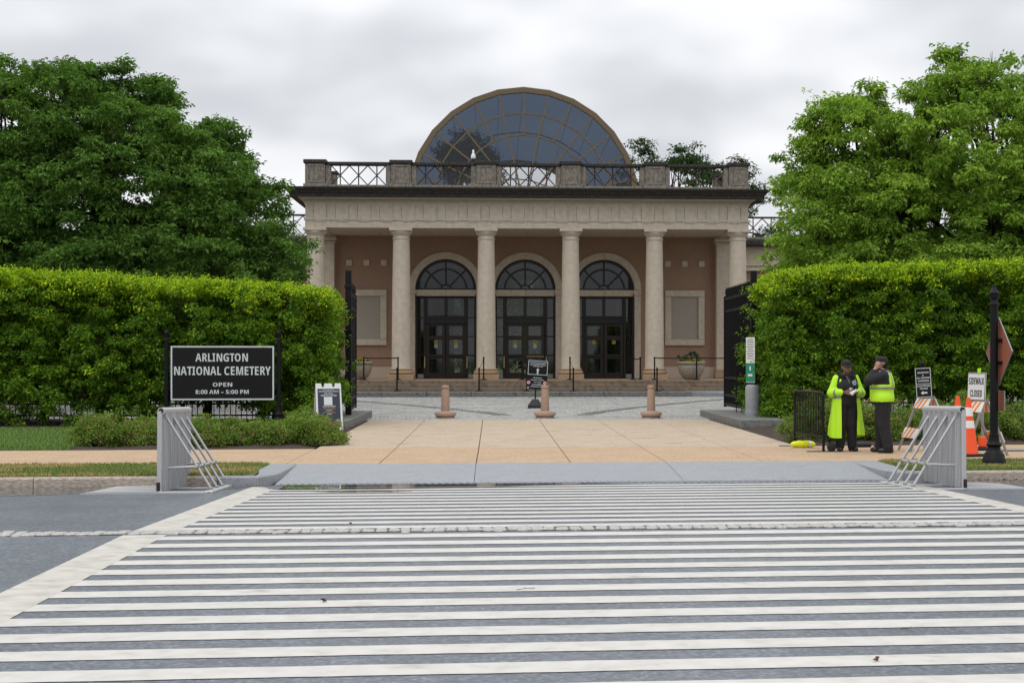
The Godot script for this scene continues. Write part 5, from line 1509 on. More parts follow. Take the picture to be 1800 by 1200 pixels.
# ------------------------------------------------------------------ barriers and cones
func vehicle_barrier(label: String, at: Vector3, out: int) -> void:   # upright corrugated panel along z, braced on the side out points to
	var t := thing("vehicle_barrier", label, "barrier", at, 0.0, "aluminium vehicle barriers")
	t.rotation.x = -0.026
	var l := 1.72
	var h := 1.12
	# corrugated perforated panel in bent strips
	var n := 7
	for i in n:
		var w := l / n
		var z0 := -i * w
		var b := MB.new()
		var pr := [Vector2(0, 0), Vector2(0.0, -w * 0.42), Vector2(0.07 * out, -w * 0.55), Vector2(0.07 * out, -w * 0.88), Vector2(0, -w)]
		for k in 4:
			var a := Vector3(pr[k].x, 0.04, z0 + pr[k].y)
			var c := Vector3(pr[k + 1].x, 0.04, z0 + pr[k + 1].y)
			b.quad(a, c, c + Vector3(0, h - 0.06, 0), a + Vector3(0, h - 0.06, 0))
			var th := Vector3(-0.006 * out, 0, 0)
			b.quad(c + th, a + th, a + th + Vector3(0, h - 0.06, 0), c + th + Vector3(0, h - 0.06, 0))
			b.quad(a, c, c + th, a + th)
		part(t, "panel_strip", b, M.perforated)
	rod(t, "top_tube", [Vector3(0.02 * out, h, 0.05), Vector3(0.02 * out, h, -l - 0.03)], 0.048, M.aluminium, 14)
	b_cap(t, Vector3(0.02 * out, h, 0.051))
	part(t, "edge_post", bxm(Vector3(0.06, h, 0.05), 0.008), M.aluminium, Vector3(0.0, h * 0.5, 0.03))
	part(t, "edge_post", bxm(Vector3(0.06, h, 0.05), 0.008), M.aluminium, Vector3(0.0, h * 0.5, -l - 0.02))
	var zs := [-0.24, -0.66, -1.08, -1.5]
	var top := Vector3(0.06 * out, h - 0.1, 0)
	var foot := Vector3(0.64 * out, 0.05, 0)
	for z in zs:
		var a: Vector3 = top + Vector3(0, 0, z + 0.1)
		var c: Vector3 = foot + Vector3(0, 0, z)
		rod(t, "brace", [a, c], 0.02, M.aluminium, 8)
		var m: Vector3 = a.lerp(c, 0.68)
		part(t, "clamp", bxm(Vector3(0.06, 0.06, 0.06), 0.012), M.galvanised, m)
		part(t, "bracket", bxm(Vector3(0.05, 0.07, 0.06), 0.01), M.aluminium, a + Vector3(-0.02 * out, 0.03, 0))
		part(t, "foot_pin", bxm(Vector3(0.05, 0.05, 0.05), 0.01), M.galvanised, c)
	var m0 := top.lerp(foot, 0.68)
	rod(t, "cross_rail", [m0 + Vector3(0, 0, zs[0] + 0.12), m0 + Vector3(0, 0, zs[3])], 0.018, M.aluminium)
	for z in [zs[0] + 0.07, zs[3] + 0.07]: rod(t, "strut", [m0 + Vector3(0, 0, z), Vector3(0.04 * out, m0.y - 0.02, z)], 0.018, M.aluminium)
	# base frame and drive-over plate
	part(t, "base_bar", bxm(Vector3(0.12, 0.04, l + 0.1), 0.008), M.aluminium, Vector3(0.66 * out, 0.02, -l * 0.5))
	for z in [0.03, -l * 0.5, -l - 0.02]: part(t, "base_arm", bxm(Vector3(0.66, 0.035, 0.1), 0.006), M.aluminium, Vector3(0.32 * out, 0.018, z))
	var b2 := MB.new()
	b2.prism(PackedVector2Array([Vector2(0, 0), Vector2(1.05, 0.0), Vector2(1.05, 0.008), Vector2(0.9, 0.03), Vector2(0, 0.04)]), -l, 0.06, Transform3D(Basis(Vector3(-out, 0, 0), Vector3.UP, Vector3(0, 0, 1)), Vector3.ZERO))
	part(t, "ramp_plate", b2, M.aluminium)
	for i in 5: part(t, "plate_rib", bxm(Vector3(0.9, 0.008, 0.02)), M.galvanised, Vector3(-0.5 * out, 0.034, -0.2 - i * 0.36), Vector3(0, 0, 0.02 * out))
	for z in [0.05, -l - 0.02]: part(t, "hinge", bxm(Vector3(0.05, 0.12, 0.04), 0.008), M.iron_dull, Vector3(-0.01 * out, 0.1, z))

func b_cap(parent: Node, at: Vector3) -> void:
	var b := MB.new(); b.lathe([Vector2(0.0, 0.0), Vector2(0.036, 0.0)], 14, Vector3.ZERO, Basis(Vector3.RIGHT, PI / 2))
	part(parent, "tube_mouth", b, M.iron_dull, at)

func traffic_cone(label: String, at: Vector3) -> void:
	var t := thing("traffic_cone", label, "cone", at, 0.35, "orange traffic cones")
	part(t, "rubber_base", bxm(Vector3(0.4, 0.05, 0.4), 0.02), M.rubber, Vector3(0, 0.025, 0))
	var r := func(y: float): return lerpf(0.172, 0.035, (y - 0.05) / 0.97)
	for s in [[0.05, 0.5, 0], [0.5, 0.63, 1], [0.63, 0.71, 0], [0.71, 0.86, 1], [0.86, 1.02, 0]]:
		var b := MB.new()
		var e := 0.003 if s[2] else 0.0
		b.lathe([Vector2(r.call(s[0]) + e, s[0]), Vector2(r.call(s[1]) + e, s[1])], 24)
		part(t, "reflective_collar" if s[2] else "cone_body", b, M.reflective_white if s[2] else M.orange)
	var b := MB.new(); b.lathe([Vector2(0.035, 1.02), Vector2(0.03, 1.035), Vector2(0.0, 1.04)], 16)
	part(t, "tip", b, M.orange)

func striped_board(parent: Node, w: float, h: float, at: Vector3, rot: Vector3, slant: float) -> void:
	var g := group_part(parent, "striped_board", at); g.rotation = rot
	part(g, "board", bxm(Vector3(w, h, 0.02), 0.004), M.reflective_white)
	var x := -w * 0.5 + 0.05
	while x < w * 0.5 - 0.1:
		var b := MB.new()
		var o := slant * h
		var a0 := clampf(x - o * 0.5, -w * 0.5, w * 0.5)
		b.prism(PackedVector2Array([Vector2(clampf(x - o * 0.5, -w * 0.5, w * 0.5), -h * 0.5), Vector2(clampf(x + 0.075 - o * 0.5, -w * 0.5, w * 0.5), -h * 0.5), Vector2(clampf(x + 0.075 + o * 0.5, -w * 0.5, w * 0.5), h * 0.5), Vector2(clampf(x + o * 0.5, -w * 0.5, w * 0.5), h * 0.5)]), 0.0105, 0.0125)
		part(g, "stripe", b, M.orange_sheet)
		x += 0.15

func barricade(label: String, at: Vector3, turn: float, h: float, spread: float, w: float) -> Node3D:
	var t := thing("folding_barricade", label, "barricade", at, turn, "folding barricades")
	for s in [-1, 1]:
		for e in [-1, 1]:
			bar(t, "leg", Vector3(e * w * 0.45, 0.0, s * spread), Vector3(e * w * 0.45, h, s * 0.02), 0.035, 0.035, M.galvanised)
		var lean := atan2(spread, h)
		var f := func(y: float): return Vector3(0, y, s * (spread * (1.0 - y / h) + 0.03))
		striped_board(t, w, 0.2, f.call(h - 0.14), Vector3(-lean if s > 0 else lean, 0.0 if s > 0 else 0.0, 0), 0.6)
		striped_board(t, w, 0.2, f.call(h * 0.33), Vector3(-lean if s > 0 else lean, 0, 0), 0.6)
	return t

func build_barriers() -> void:
	# perforated sheet of the barrier panels
	var im := Image.create(64, 64, false, Image.FORMAT_RGB8)
	for y in 64:
		for x in 64:
			var d := Vector2((x % 16) - 8, (y % 16) - 8).length()
			var c := 0.2 if d < 5.0 else 0.46
			im.set_pixel(x, y, Color(c, c, c * 1.02).linear_to_srgb())
	mat("perforated", Color.WHITE, 0.5, {"tex": ImageTexture.create_from_image(im), "size": 0.085, "metal": 0.4})
	vehicle_barrier("grey aluminium vehicle barrier at the kerb near the cemetery sign", Vector3(-4.53, -0.115, -20.3), 1)
	vehicle_barrier("grey aluminium vehicle barrier at the kerb near the orange cones", Vector3(6.5, -0.115, -20.2), -1)
	traffic_cone("orange traffic cone beside the street post", Vector3(8.33, 0.0, -25.6))
	traffic_cone("orange traffic cone behind the other, half hidden by the vehicle barrier", Vector3(8.42, 0.0, -26.5))
	var t := barricade("folding barricade carrying the SIDEWALK CLOSED sign", Vector3(8.62, 0, -25.9), -1.38, 1.0, 0.42, 0.55)
	var p := group_part(t, "closed_sign", Vector3(0, 1.22, 0.05)); p.rotation = Vector3(-0.05, 0.08, 0)
	part(p, "plate", bxm(Vector3(0.56, 0.5, 0.012), 0.004), M.plastic_white)
	panel_border(p, 0.55, 0.49, 0.012, 0.007, M.sign_black)
	lettering(p, "SIDEWALK", 0.12, 0.46, M.sign_black, Vector3(0, 0.1, 0.007)); lettering(p, "CLOSED", 0.12, 0.36, M.sign_black, Vector3(0, -0.12, 0.007))
	part(p, "clip", bxm(Vector3(0.05, 0.09, 0.05), 0.01), M.hi_vis, Vector3(0.06, 0.28, 0))
	t = barricade("folding barricade carrying the black arrow sign", Vector3(8.05, 0, -27.2), -1.4, 1.02, 0.45, 0.55)
	p = group_part(t, "arrow_sign", Vector3(0.0, 1.27, 0.06)); p.rotation = Vector3(-0.08, 1.15, 0.06)
	part(p, "plate", bxm(Vector3(0.29, 0.56, 0.014), 0.004), M.sign_black)
	panel_border(p, 0.28, 0.55, 0.01, 0.008, M.sign_white)
	part(p, "rule", bxm(Vector3(0.26, 0.008, 0.004)), M.sign_white, Vector3(0, -0.02, 0.008))
	for l in [["ARLINGTON", 0.2, 0.19], ["&", 0.02, 0.14], ["ALL VISITORS", 0.24, 0.09], ["SCREENING", 0.2, 0.035], ["PLEASE PROCEED", 0.24, -0.06], ["THIS WAY", 0.15, -0.11]]: lettering(p, l[0], 0.03, l[1], M.sign_white, Vector3(0, l[2], 0.008))
	arrow(p, 0.12, Vector3(0, -0.19, 0.008), PI / 2, M.sign_white)
	rod(p, "pole", [Vector3(0, -0.75, -0.04), Vector3(0, 0.33, -0.04)], 0.02, M.iron)
	var b := MB.new(); b.lathe([Vector2(0.02, 0), Vector2(0.045, 0.03), Vector2(0.048, 0.06), Vector2(0.03, 0.09), Vector2(0, 0.1)], 14)
	part(p, "ball", b, M.iron, Vector3(0, 0.31, -0.04))
	# small things on the footway by the barricades
	t = thing("delineator_post", "thin grey post in an orange block beside the street post", "post", Vector3(9.15, 0, -27.3))
	rod(t, "pole", [Vector3(0, 0.1, 0), Vector3(0, 0.75, 0)], 0.025, M.galvanised)
	part(t, "orange_block", bxm(Vector3(0.13, 0.2, 0.13), 0.015), M.orange, Vector3(0, 0.16, 0))
	part(t, "rubber_base", bxm(Vector3(0.42, 0.06, 0.3), 0.02), M.rubber, Vector3(0, 0.03, 0))
	for k in 2:
		t = thing("steel_pipe", "grey steel pipe lying on the footway, the " + ["nearer", "farther"][k] + " of two", "pipe", Vector3(10.1, 0.025, -26.9 - k * 0.12), 0.02 * k, "pipes on the footway")
		rod(t, "pipe", [Vector3(-0.75, 0, 0), Vector3(0.9, 0, 0)], 0.024, M.galvanised, 10)
	t = thing("rubber_foot", "black rubber barrier foot on the footway behind the woman", "barrier foot", Vector3(7.12, 0, -28.4), 0.1, "rubber barrier feet")
	part(t, "foot", bxm(Vector3(0.36, 0.08, 0.2), 0.025), M.rubber, Vector3(0, 0.04, 0))
	part(t, "orange_block", bxm(Vector3(0.1, 0.16, 0.1), 0.01), M.orange, Vector3(-0.2, 0.1, 0.0))
	t = thing("rubber_foot", "black rubber barrier foot on the footway between the two guards", "barrier foot", Vector3(7.5, 0, -28.2), -0.15, "rubber barrier feet")
	part(t, "foot", bxm(Vector3(0.36, 0.07, 0.2), 0.025), M.rubber, Vector3(0, 0.035, 0))
	# black crowd barrier
	t = thing("crowd_barrier", "black steel crowd barrier standing beside the woman", "barrier", Vector3(6.06, 0, -27.0), 0.0)
	var a := Vector3(0, 0, 0)
	var c := Vector3(-0.16, 0, -1.85)
	var u := c / c.length()
	rod(t, "frame", [a + Vector3(0, 0.18, 0), a + Vector3(0, 1.02, 0), a + u * 0.07 + Vector3(0, 1.09, 0), c - u * 0.07 + Vector3(0, 1.09, 0), c + Vector3(0, 1.02, 0), c + Vector3(0, 0.18, 0), a + Vector3(0, 0.18, 0)], 0.022, M.iron, 8)
	rod(t, "lower_rail", [a + Vector3(0, 0.27, 0), c + Vector3(0, 0.27, 0)], 0.02, M.iron)
	for i in 17: rod(t, "bar", [a.lerp(c, (i + 1) / 18.0) + Vector3(0, 0.27, 0), a.lerp(c, (i + 1) / 18.0) + Vector3(0, 1.09, 0)], 0.011, M.iron, 6)
	for q in [a, c]:
		part(t, "leg", bxm(Vector3(0.045, 0.3, 0.045), 0.005), M.iron, q + Vector3(0, 0.16, 0))
		part(t, "foot_plate", bxm(Vector3(0.62, 0.012, 0.07), 0.003), M.iron_dull, q + Vector3(0, 0.008, 0))
	bar(t, "wheel_arm", a + Vector3(0.03, 0.38, 0), a + Vector3(0.14, 0.1, 0), 0.03, 0.03, M.iron)
	b = MB.new(); b.lathe([Vector2(0.0, -0.025), Vector2(0.07, -0.025), Vector2(0.085, -0.012), Vector2(0.085, 0.012), Vector2(0.07, 0.025), Vector2(0.0, 0.025)], 16, Vector3.ZERO, Basis(Vector3.RIGHT, PI / 2))
	part(t, "wheel", b, M.rubber, a + Vector3(0.15, 0.085, 0.0))
	# folded yellow raincoat
	t = thing("folded_raincoat", "rolled bright yellow raincoat lying on the footway by the crowd barrier", "raincoat", Vector3(5.95, 0.0, -28.3), 0.1)
	b = MB.new()
	var pr := []
	for i in 11:
		var s := i / 10.0
		pr.append(Vector2(0.075 * pow(sin(clampf(s * PI, 0.02, PI - 0.02)), 0.28) * (1.0 + 0.06 * sin(s * 23.0)), -0.24 + 0.48 * s))
	pr[0].x = 0.03; pr.insert(0, Vector2(0, -0.235)); pr[-1].x = 0.03; pr.append(Vector2(0, 0.235))
	b.lathe(pr, 16, Vector3(0, 0.066, 0), Basis(Vector3.BACK, -PI / 2))
	part(t, "roll", b, M.hi_vis_yellow)
	b = MB.new(); b.lathe([Vector2(0.0765, 0.1), Vector2(0.0765, 0.14)], 16, Vector3(0, 0.066, 0), Basis(Vector3.BACK, -PI / 2))
	part(t, "reflective_band", b, M.reflective_white)

# ------------------------------------------------------------------ things before the building
func build_front_things() -> void:
	# bollards
	var first: Node3D = null
	var names := ["pinkish stone bollard at the edge of the plaza, nearest the cemetery sign", "pinkish stone bollard at the edge of the plaza, in front of the stand sign", "pinkish stone bollard at the edge of the plaza, nearest the guards"]
	var spots := [Vector3(-1.435, 0.01, -43.0), Vector3(1.449, 0.01, -42.9), Vector3(4.53, 0.01, -42.75)]
	for k in 3:
		if first == null:
			first = thing("stone_bollard", names[k], "bollard", spots[k], 0.0, "stone bollards")
			var b := MB.new()
			b.lathe([Vector2(0.27, 0.0), Vector2(0.27, 0.07), Vector2(0.315, 0.075), Vector2(0.315, 0.15), Vector2(0.29, 0.175), Vector2(0.15, 0.21)], 12)
			part(first, "base", b, M.pink_granite)
			b = MB.new()
			b.lathe([Vector2(0.128, 0.2), Vector2(0.108, 0.83), Vector2(0.1, 0.845)], 10)
			part(first, "shaft", b, M.pink_granite)
			b = MB.new()
			b.lathe([Vector2(0.1, 0.845), Vector2(0.112, 0.86), Vector2(0.112, 0.91), Vector2(0.085, 0.945), Vector2(0.0, 0.955)], 14)
			part(first, "cap", b, M.pink_granite)
		else: copy_thing(first, names[k], spots[k], 0.4 * k)
	# belt stanchions
	var post := MB.new(); post.lathe([Vector2(0.0, 0), Vector2(0.17, 0), Vector2(0.17, 0.015), Vector2(0.06, 0.05), Vector2(0.032, 0.075), Vector2(0.032, 0.93), Vector2(0.042, 0.935), Vector2(0.042, 0.985), Vector2(0.03, 1.0), Vector2(0, 1.0)], 16)
	var pm := post.mesh()
	var P := [[-5.65, 0.82, -64.15, "on the porch beside the planter near the sandwich board"], [-4.18, 0.82, -64.15, "on the porch before the second column"], [-0.49, 0.82, -64.1, "on the porch before the third column"], [1.18, 0.82, -64.1, "on the porch behind the stand sign"], [3.25, 0.82, -64.05, "on the porch before the fourth column"], [6.06, 0.82, -64.6, "on the porch between the last doors and the fifth column"], [6.4, 0.82, -64.95, "on the porch tight behind the fifth column"], [6.93, 0.82, -64.0, "on the porch before the fifth column"], [8.77, 0.82, -64.0, "on the porch in front of the planter with dark leaves"],
		[-4.13, 0.36, -62.75, "at the foot of the steps before the second column"], [-0.67, 0.36, -62.6, "at the foot of the steps before the third column"], [1.34, 0.36, -62.5, "at the foot of the steps behind the stand sign"], [3.31, 0.36, -62.45, "at the foot of the steps before the fourth column"], [6.86, 0.36, -62.35, "at the foot of the steps before the fifth column"], [10.9, 0.82, -64.0, "on the porch behind the open gate leaf"]]
	var belts := {0: 1, 1: 9, 2: 10, 3: 11, 4: 12, 5: 6, 7: 13, 8: 7, 14: 8}
	for k in P.size():
		var t := thing("belt_stanchion", "black belt stanchion " + P[k][3], "stanchion", Vector3(P[k][0], P[k][1], P[k][2]), 0.0, "belt stanchions")
		part(t, "post", pm, M.iron)
		if belts.has(k):
			var q: Array = P[belts[k]]
			var e := Vector3(q[0] - P[k][0], q[1] - P[k][1], q[2] - P[k][2])
			var b := MB.new()
			var last := Vector3.ZERO
			for i in 11:
				var s := i / 10.0
				var c := e * s + Vector3(0, 0.955 - 0.06 * sin(s * PI) * (1.0 if absf(e.x) < 1.0 else 0.25), 0)
				if i > 0:
					b.quad(last - Vector3(0, 0.025, 0), c - Vector3(0, 0.025, 0), c + Vector3(0, 0.025, 0), last + Vector3(0, 0.025, 0))
				last = c
			part(t, "belt", b, M.black_cloth)
	# planters
	var r := RandomNumberGenerator.new(); r.seed = 77
	for k in 2:
		var at := Vector3(8.63, 0.82, -64.7) if k == 0 else Vector3(-5.95, 0.82, -64.9)
		var t := thing("stone_planter", ["big round stone planter before the right wall panel of the porch", "big round stone planter half hidden by the gate near the sandwich board"][k], "planter", at, 0.0, "stone planters")
		var b := MB.new()
		b.lathe([Vector2(0.24, 0.0), Vector2(0.3, 0.03), Vector2(0.44, 0.16), Vector2(0.54, 0.32), Vector2(0.585, 0.5), Vector2(0.585, 0.6), Vector2(0.56, 0.66)], 36)
		part(t, "bowl", b, M.planter_stone)
		b = MB.new()
		b.lathe([Vector2(0.56, 0.66), Vector2(0.6, 0.68), Vector2(0.63, 0.72), Vector2(0.63, 0.77), Vector2(0.6, 0.8), Vector2(0.52, 0.8), Vector2(0.5, 0.74)], 36)
		part(t, "rim", b, M.planter_stone)
		b = MB.new(); b.lathe([Vector2(0.52, 0.755), Vector2(0.0, 0.77)], 20)
		part(t, "soil", b, M.soil)
		var fw := []
		var ft := PackedColorArray()
		for i in 130:
			var a := r.randf() * TAU
			var q := sqrt(r.randf()) * 0.5
			fw.append(Transform3D(rand_basis(r, 0.5, r.randf_range(0.7, 1.2)), Vector3(cos(a) * q, 0.8 + r.randf() * 0.09, sin(a) * q)))
			ft.append(Color(0.75, 0.55, 0.015) if r.randf() < 0.45 else Color(0.05, 0.11, 0.02))
		var fo := thing("planter_flowers", ["low yellow flowers filling the planter with dark leaves", "low yellow flowers filling the planter by the gate"][k], "flowers", at, 0.0, "planter flowers")
		stuff(scatter(fo, "blooms", spray(31, 9, 0.06, 0.05, 0.04, 0.5, -0.2), M.leaf, fw, ft))
		if k == 0:
			for s in 2:
				var pl := thing("leafy_plant", ["tall dark leafy plant in the middle of the porch planter", "small dark leafy plant at the edge of the porch planter"][s], "plant", at + [Vector3(0.1, 0.77, 0.05), Vector3(-0.43, 0.77, 0.1)][s], 0.0, "dark leafy plants")
				var lb := MB.new()
				for i in [46, 24][s]:
					var a := r.randf() * TAU
					var y := r.randf_range(0.05, [0.42, 0.26][s])
					var d := Vector3(cos(a), r.randf_range(-0.1, 0.8), sin(a)).normalized()
					leaf(lb, Vector3(cos(a) * 0.05, y, sin(a) * 0.05) + d * r.randf_range(0.0, 0.12), d, Vector3(0.1, 1, 0.05).normalized() if absf(d.y) < 0.9 else Vector3.RIGHT, r.randf_range(0.16, 0.26), 0.12)
				stuff(part(pl, "leaves", lb, M.dark_leaf))
				rod(pl, "stem", [Vector3(0, -0.02, 0), Vector3(0.01, [0.4, 0.25][s], 0)], 0.012, M.dark_leaf, 6, 0.005)
	# camera on the parapet
	var t := thing("security_camera", "small white security camera on the parapet before the vault", "camera", Vector3(-0.95, 10.38, -64.92))
	var b := MB.new(); b.lathe([Vector2(0.09, 0.0), Vector2(0.09, 0.09), Vector2(0.05, 0.1)], 14)
	part(t, "foot", b, M.iron_dull)
	b = MB.new(); b.lathe([Vector2(0.05, 0.1), Vector2(0.1, 0.13), Vector2(0.105, 0.24), Vector2(0.075, 0.3), Vector2(0.045, 0.36), Vector2(0.045, 0.47), Vector2(0.03, 0.5), Vector2(0, 0.51)], 16)
	part(t, "housing", b, M.plastic_white)
	# wet floor sign inside the right-hand doors
	t = thing("wet_floor_sign", "yellow wet floor sign standing inside the last doors", "sign", Vector3(5.88, 0.82, -70.2), -0.2)
	for s in [-1, 1]:
		b = MB.new()
		b.prism(PackedVector2Array([Vector2(-0.15, -0.66), Vector2(0.15, -0.66), Vector2(0.11, 0), Vector2(-0.11, 0)]), -0.01, 0.01)
		part(t, "leaf", b, M.yellow_print, Vector3(0, 0.65, 0.0), Vector3(-0.2 * s, 0, 0))
	lettering(t, "!", 0.16, 0.04, M.sign_black, Vector3(0, 0.42, 0.075), true)

func build_litter() -> void:
	var r := RandomNumberGenerator.new(); r.seed = 5
	var k := 0
	for s in [[Vector3(-1.15, 0.046, -10.2), "curled brown leaf lying between two bars of the crosswalk"], [Vector3(-1.46, 0.05, -14.95), "red brown leaf standing up beside the row of setts"], [Vector3(2.1, 0.046, -8.0), "small brown leaf on the near bars of the crosswalk"]]:
		var t := thing("fallen_leaf", s[1], "leaf", s[0], r.randf() * TAU, "leaves on the road")
		var b := MB.new()
		for i in 3: leaf(b, Vector3(0.006 * i, 0.002, 0), Vector3(1, 0.25 + 0.3 * i, 0.5 * (i - 1)).normalized(), Vector3.UP, 0.04, 0.026, 0.5)
		part(t, "blade", b, M.dead_leaf)
		k += 1
	for s in [[Vector3(0.22, 0.05, -10.65), "forked brown twig lying across the crosswalk"], [Vector3(2.55, 0.05, -8.95), "thin pale twig on a crosswalk bar"]]:
		var t := thing("twig", s[1], "twig", s[0], r.randf_range(-0.4, 0.4), "twigs on the road")
		t.scale = Vector3.ONE * 0.6
		rod(t, "stem", [Vector3(-0.12, 0, 0), Vector3(0, 0.012, 0.01), Vector3(0.13, 0.002, -0.02)], 0.004, M.dead_leaf, 5)
		rod(t, "side_shoot", [Vector3(0, 0.012, 0.01), Vector3(-0.03, 0.03, 0.05)], 0.003, M.dead_leaf, 5)
	# leaf litter along the gutter by the cones
	var where := []
	var tint := PackedColorArray()
	var b := MB.new(); leaf(b, Vector3.ZERO, Vector3(1, 0.1, 0).normalized(), Vector3.UP, 0.06, 0.035)
	for i in 260:
		var x := r.randf_range(6.6, 12.0)
		where.append(Transform3D(rand_basis(r, 0.3, r.randf_range(0.6, 1.3)), Vector3(x, -0.13, z_kerb(x) + absf(r.randfn()) * 0.12 + 0.02)))
		tint.append(Color(0.10, 0.045, 0.02).lerp(Color(0.2, 0.12, 0.05), r.randf()))
	var o := scatter(self, "leaf_litter", b.mesh(), M.leaf, where, tint)
	o.set_meta("kind", "stuff"); o.set_meta("label", "brown leaf litter washed along the gutter by the cones"); o.set_meta("category", "leaf litter")

# ------------------------------------------------------------------ people
func sdf_add(b: MB, bones: Array, cell: float, k: float, grow := 0.0, clip := AABB()) -> void:
	# bones: [from, to, radius, radius]; the joined field is meshed with one vertex in each cell that the surface crosses
	var lo := Vector3.INF
	var hi := -Vector3.INF
	for q in bones:
		for e in 2:
			var rr: float = q[2 + e] + grow + cell * 2.5 + k * 0.3
			lo = lo.min(q[e] - Vector3.ONE * rr); hi = hi.max(q[e] + Vector3.ONE * rr)
	var use_clip := clip.size.length() > 0.0
	if use_clip:
		lo = lo.max(clip.position - Vector3.ONE * cell * 2); hi = hi.min(clip.end + Vector3.ONE * cell * 2)
	var nx := int((hi.x - lo.x) / cell) + 2
	var ny := int((hi.y - lo.y) / cell) + 2
	var nz := int((hi.z - lo.z) / cell) + 2
	var f := PackedFloat32Array()
	f.resize(nx * ny * nz); f.fill(9.0)
	for q in bones:
		var a: Vector3 = q[0]
		var c: Vector3 = q[1]
		var ra: float = q[2] + grow
		var rb: float = q[3] + grow
		var ab := c - a
		var l2 := maxf(ab.length_squared(), 1e-8)
		var m := maxf(ra, rb) + cell * 2.2 + k
		var p0 := ((a.min(c) - Vector3.ONE * m - lo) / cell).floor()
		var p1 := ((a.max(c) + Vector3.ONE * m - lo) / cell).ceil()
		for z in range(maxi(0, int(p0.z)), mini(nz, int(p1.z) + 1)):
			for y in range(maxi(0, int(p0.y)), mini(ny, int(p1.y) + 1)):
				var at := (z * ny + y) * nx
				for x in range(maxi(0, int(p0.x)), mini(nx, int(p1.x) + 1)):
					var p := lo + Vector3(x, y, z) * cell
					var t := clampf((p - a).dot(ab) / l2, 0.0, 1.0)
					var d := p.distance_to(a + ab * t) - lerpf(ra, rb, t)
					var o := f[at + x]
					if o > 8.0: f[at + x] = d
					else:
						var h := maxf(k - absf(o - d), 0.0) / k
						f[at + x] = minf(o, d) - h * h * k * 0.25
	if use_clip:
		var ce := clip.end
		for z in nz:
			for y in ny:
				for x in nx:
					var p := lo + Vector3(x, y, z) * cell
					var d := maxf(maxf(maxf(clip.position.x - p.x, p.x - ce.x), maxf(clip.position.y - p.y, p.y - ce.y)), maxf(clip.position.z - p.z, p.z - ce.z))
					var i := (z * ny + y) * nx + x
					f[i] = maxf(f[i], d)
	var ids := {}
	var vs := PackedVector3Array()
	var st := [0, 1, nx, nx + 1, nx * ny, nx * ny + 1, nx * ny + nx, nx * ny + nx + 1]
	for z in nz - 1:
		for y in ny - 1:
			var row := (z * ny + y) * nx
			for x in nx - 1:
				var i := row + x
				var ins := 0
				for e in 8:
					if f[i + st[e]] < 0.0: ins += 1
				if ins == 0 or ins == 8: continue
				var s := Vector3.ZERO
				var n := 0
				for e in 8:
					for ax in 3:
						var o: int = 1 << ax
						if e & o: continue
						var fa := f[i + st[e]]
						var fb := f[i + st[e | o]]
						if (fa < 0.0) == (fb < 0.0): continue
						var w := Vector3(e & 1, (e >> 1) & 1, (e >> 2) & 1)
						w[ax] += fa / (fa - fb)
						s += w; n += 1
				ids[i] = vs.size()
				vs.append(lo + (Vector3(x, y, z) + s / n) * cell)
	var nn := PackedVector3Array()
	nn.resize(vs.size())
	var quads := []
	var step := [1, nx, nx * ny]
	for i in ids:
		for ax in 3:
			var o: int = step[ax]
			if i + o >= f.size(): continue
			var fa := f[i]
			var fb := f[i + o]
			if (fa < 0.0) == (fb < 0.0): continue
			var u: int = step[(ax + 1) % 3]
			var w: int = step[(ax + 2) % 3]
			if not (ids.has(i - u) and ids.has(i - w) and ids.has(i - u - w)): continue
			var q := [ids[i], ids[i - u], ids[i - u - w], ids[i - w]]
			if fa > 0.0: q.reverse()
			q.reverse()
			quads.append(q)
			var nm := (vs[q[2]] - vs[q[0]]).cross(vs[q[3]] - vs[q[1]])
			for e in 4: nn[q[e]] += nm
	for q in quads:
		b.quad_n(vs[q[0]], vs[q[1]], vs[q[2]], vs[q[3]], nn[q[0]].normalized(), nn[q[1]].normalized(), nn[q[2]].normalized(), nn[q[3]].normalized())

func hand_bones(wrist: Vector3, dir: Vector3, palm: Vector3, s: int) -> Array:   # dir along the fingers, palm out of the palm, s: the thumb's side
	var side := dir.cross(palm).normalized() * s
	var o := []
	var mid := wrist + dir * 0.075
	for i in 4:
		var off := side * (0.03 - i * 0.02)
		o.append([wrist + off * 0.5, mid + off + dir * 0.01, 0.016, 0.013])
		var l: float = [0.068, 0.078, 0.072, 0.056][i]
		var b1: Vector3 = mid + off + dir * (0.01 + l * 0.45) + palm * 0.012
		var b2: Vector3 = b1 + (dir * 0.6 + palm * 0.8).normalized() * l * 0.3
		o.append([mid + off + dir * 0.01, b1, 0.0095, 0.0088]); o.append([b1, b2, 0.0088, 0.0078]); o.append([b2, b2 + (dir * 0.2 + palm).normalized() * l * 0.25, 0.0078, 0.007])
	var t0 := wrist + dir * 0.03 + side * 0.028
	var t1 := t0 + (dir * 0.5 + side * 0.7 + palm * 0.35).normalized() * 0.04
	o.append([t0, t1, 0.014, 0.0105]); o.append([t1, t1 + (dir * 0.8 + palm * 0.5).normalized() * 0.032, 0.0105, 0.008])
	return o

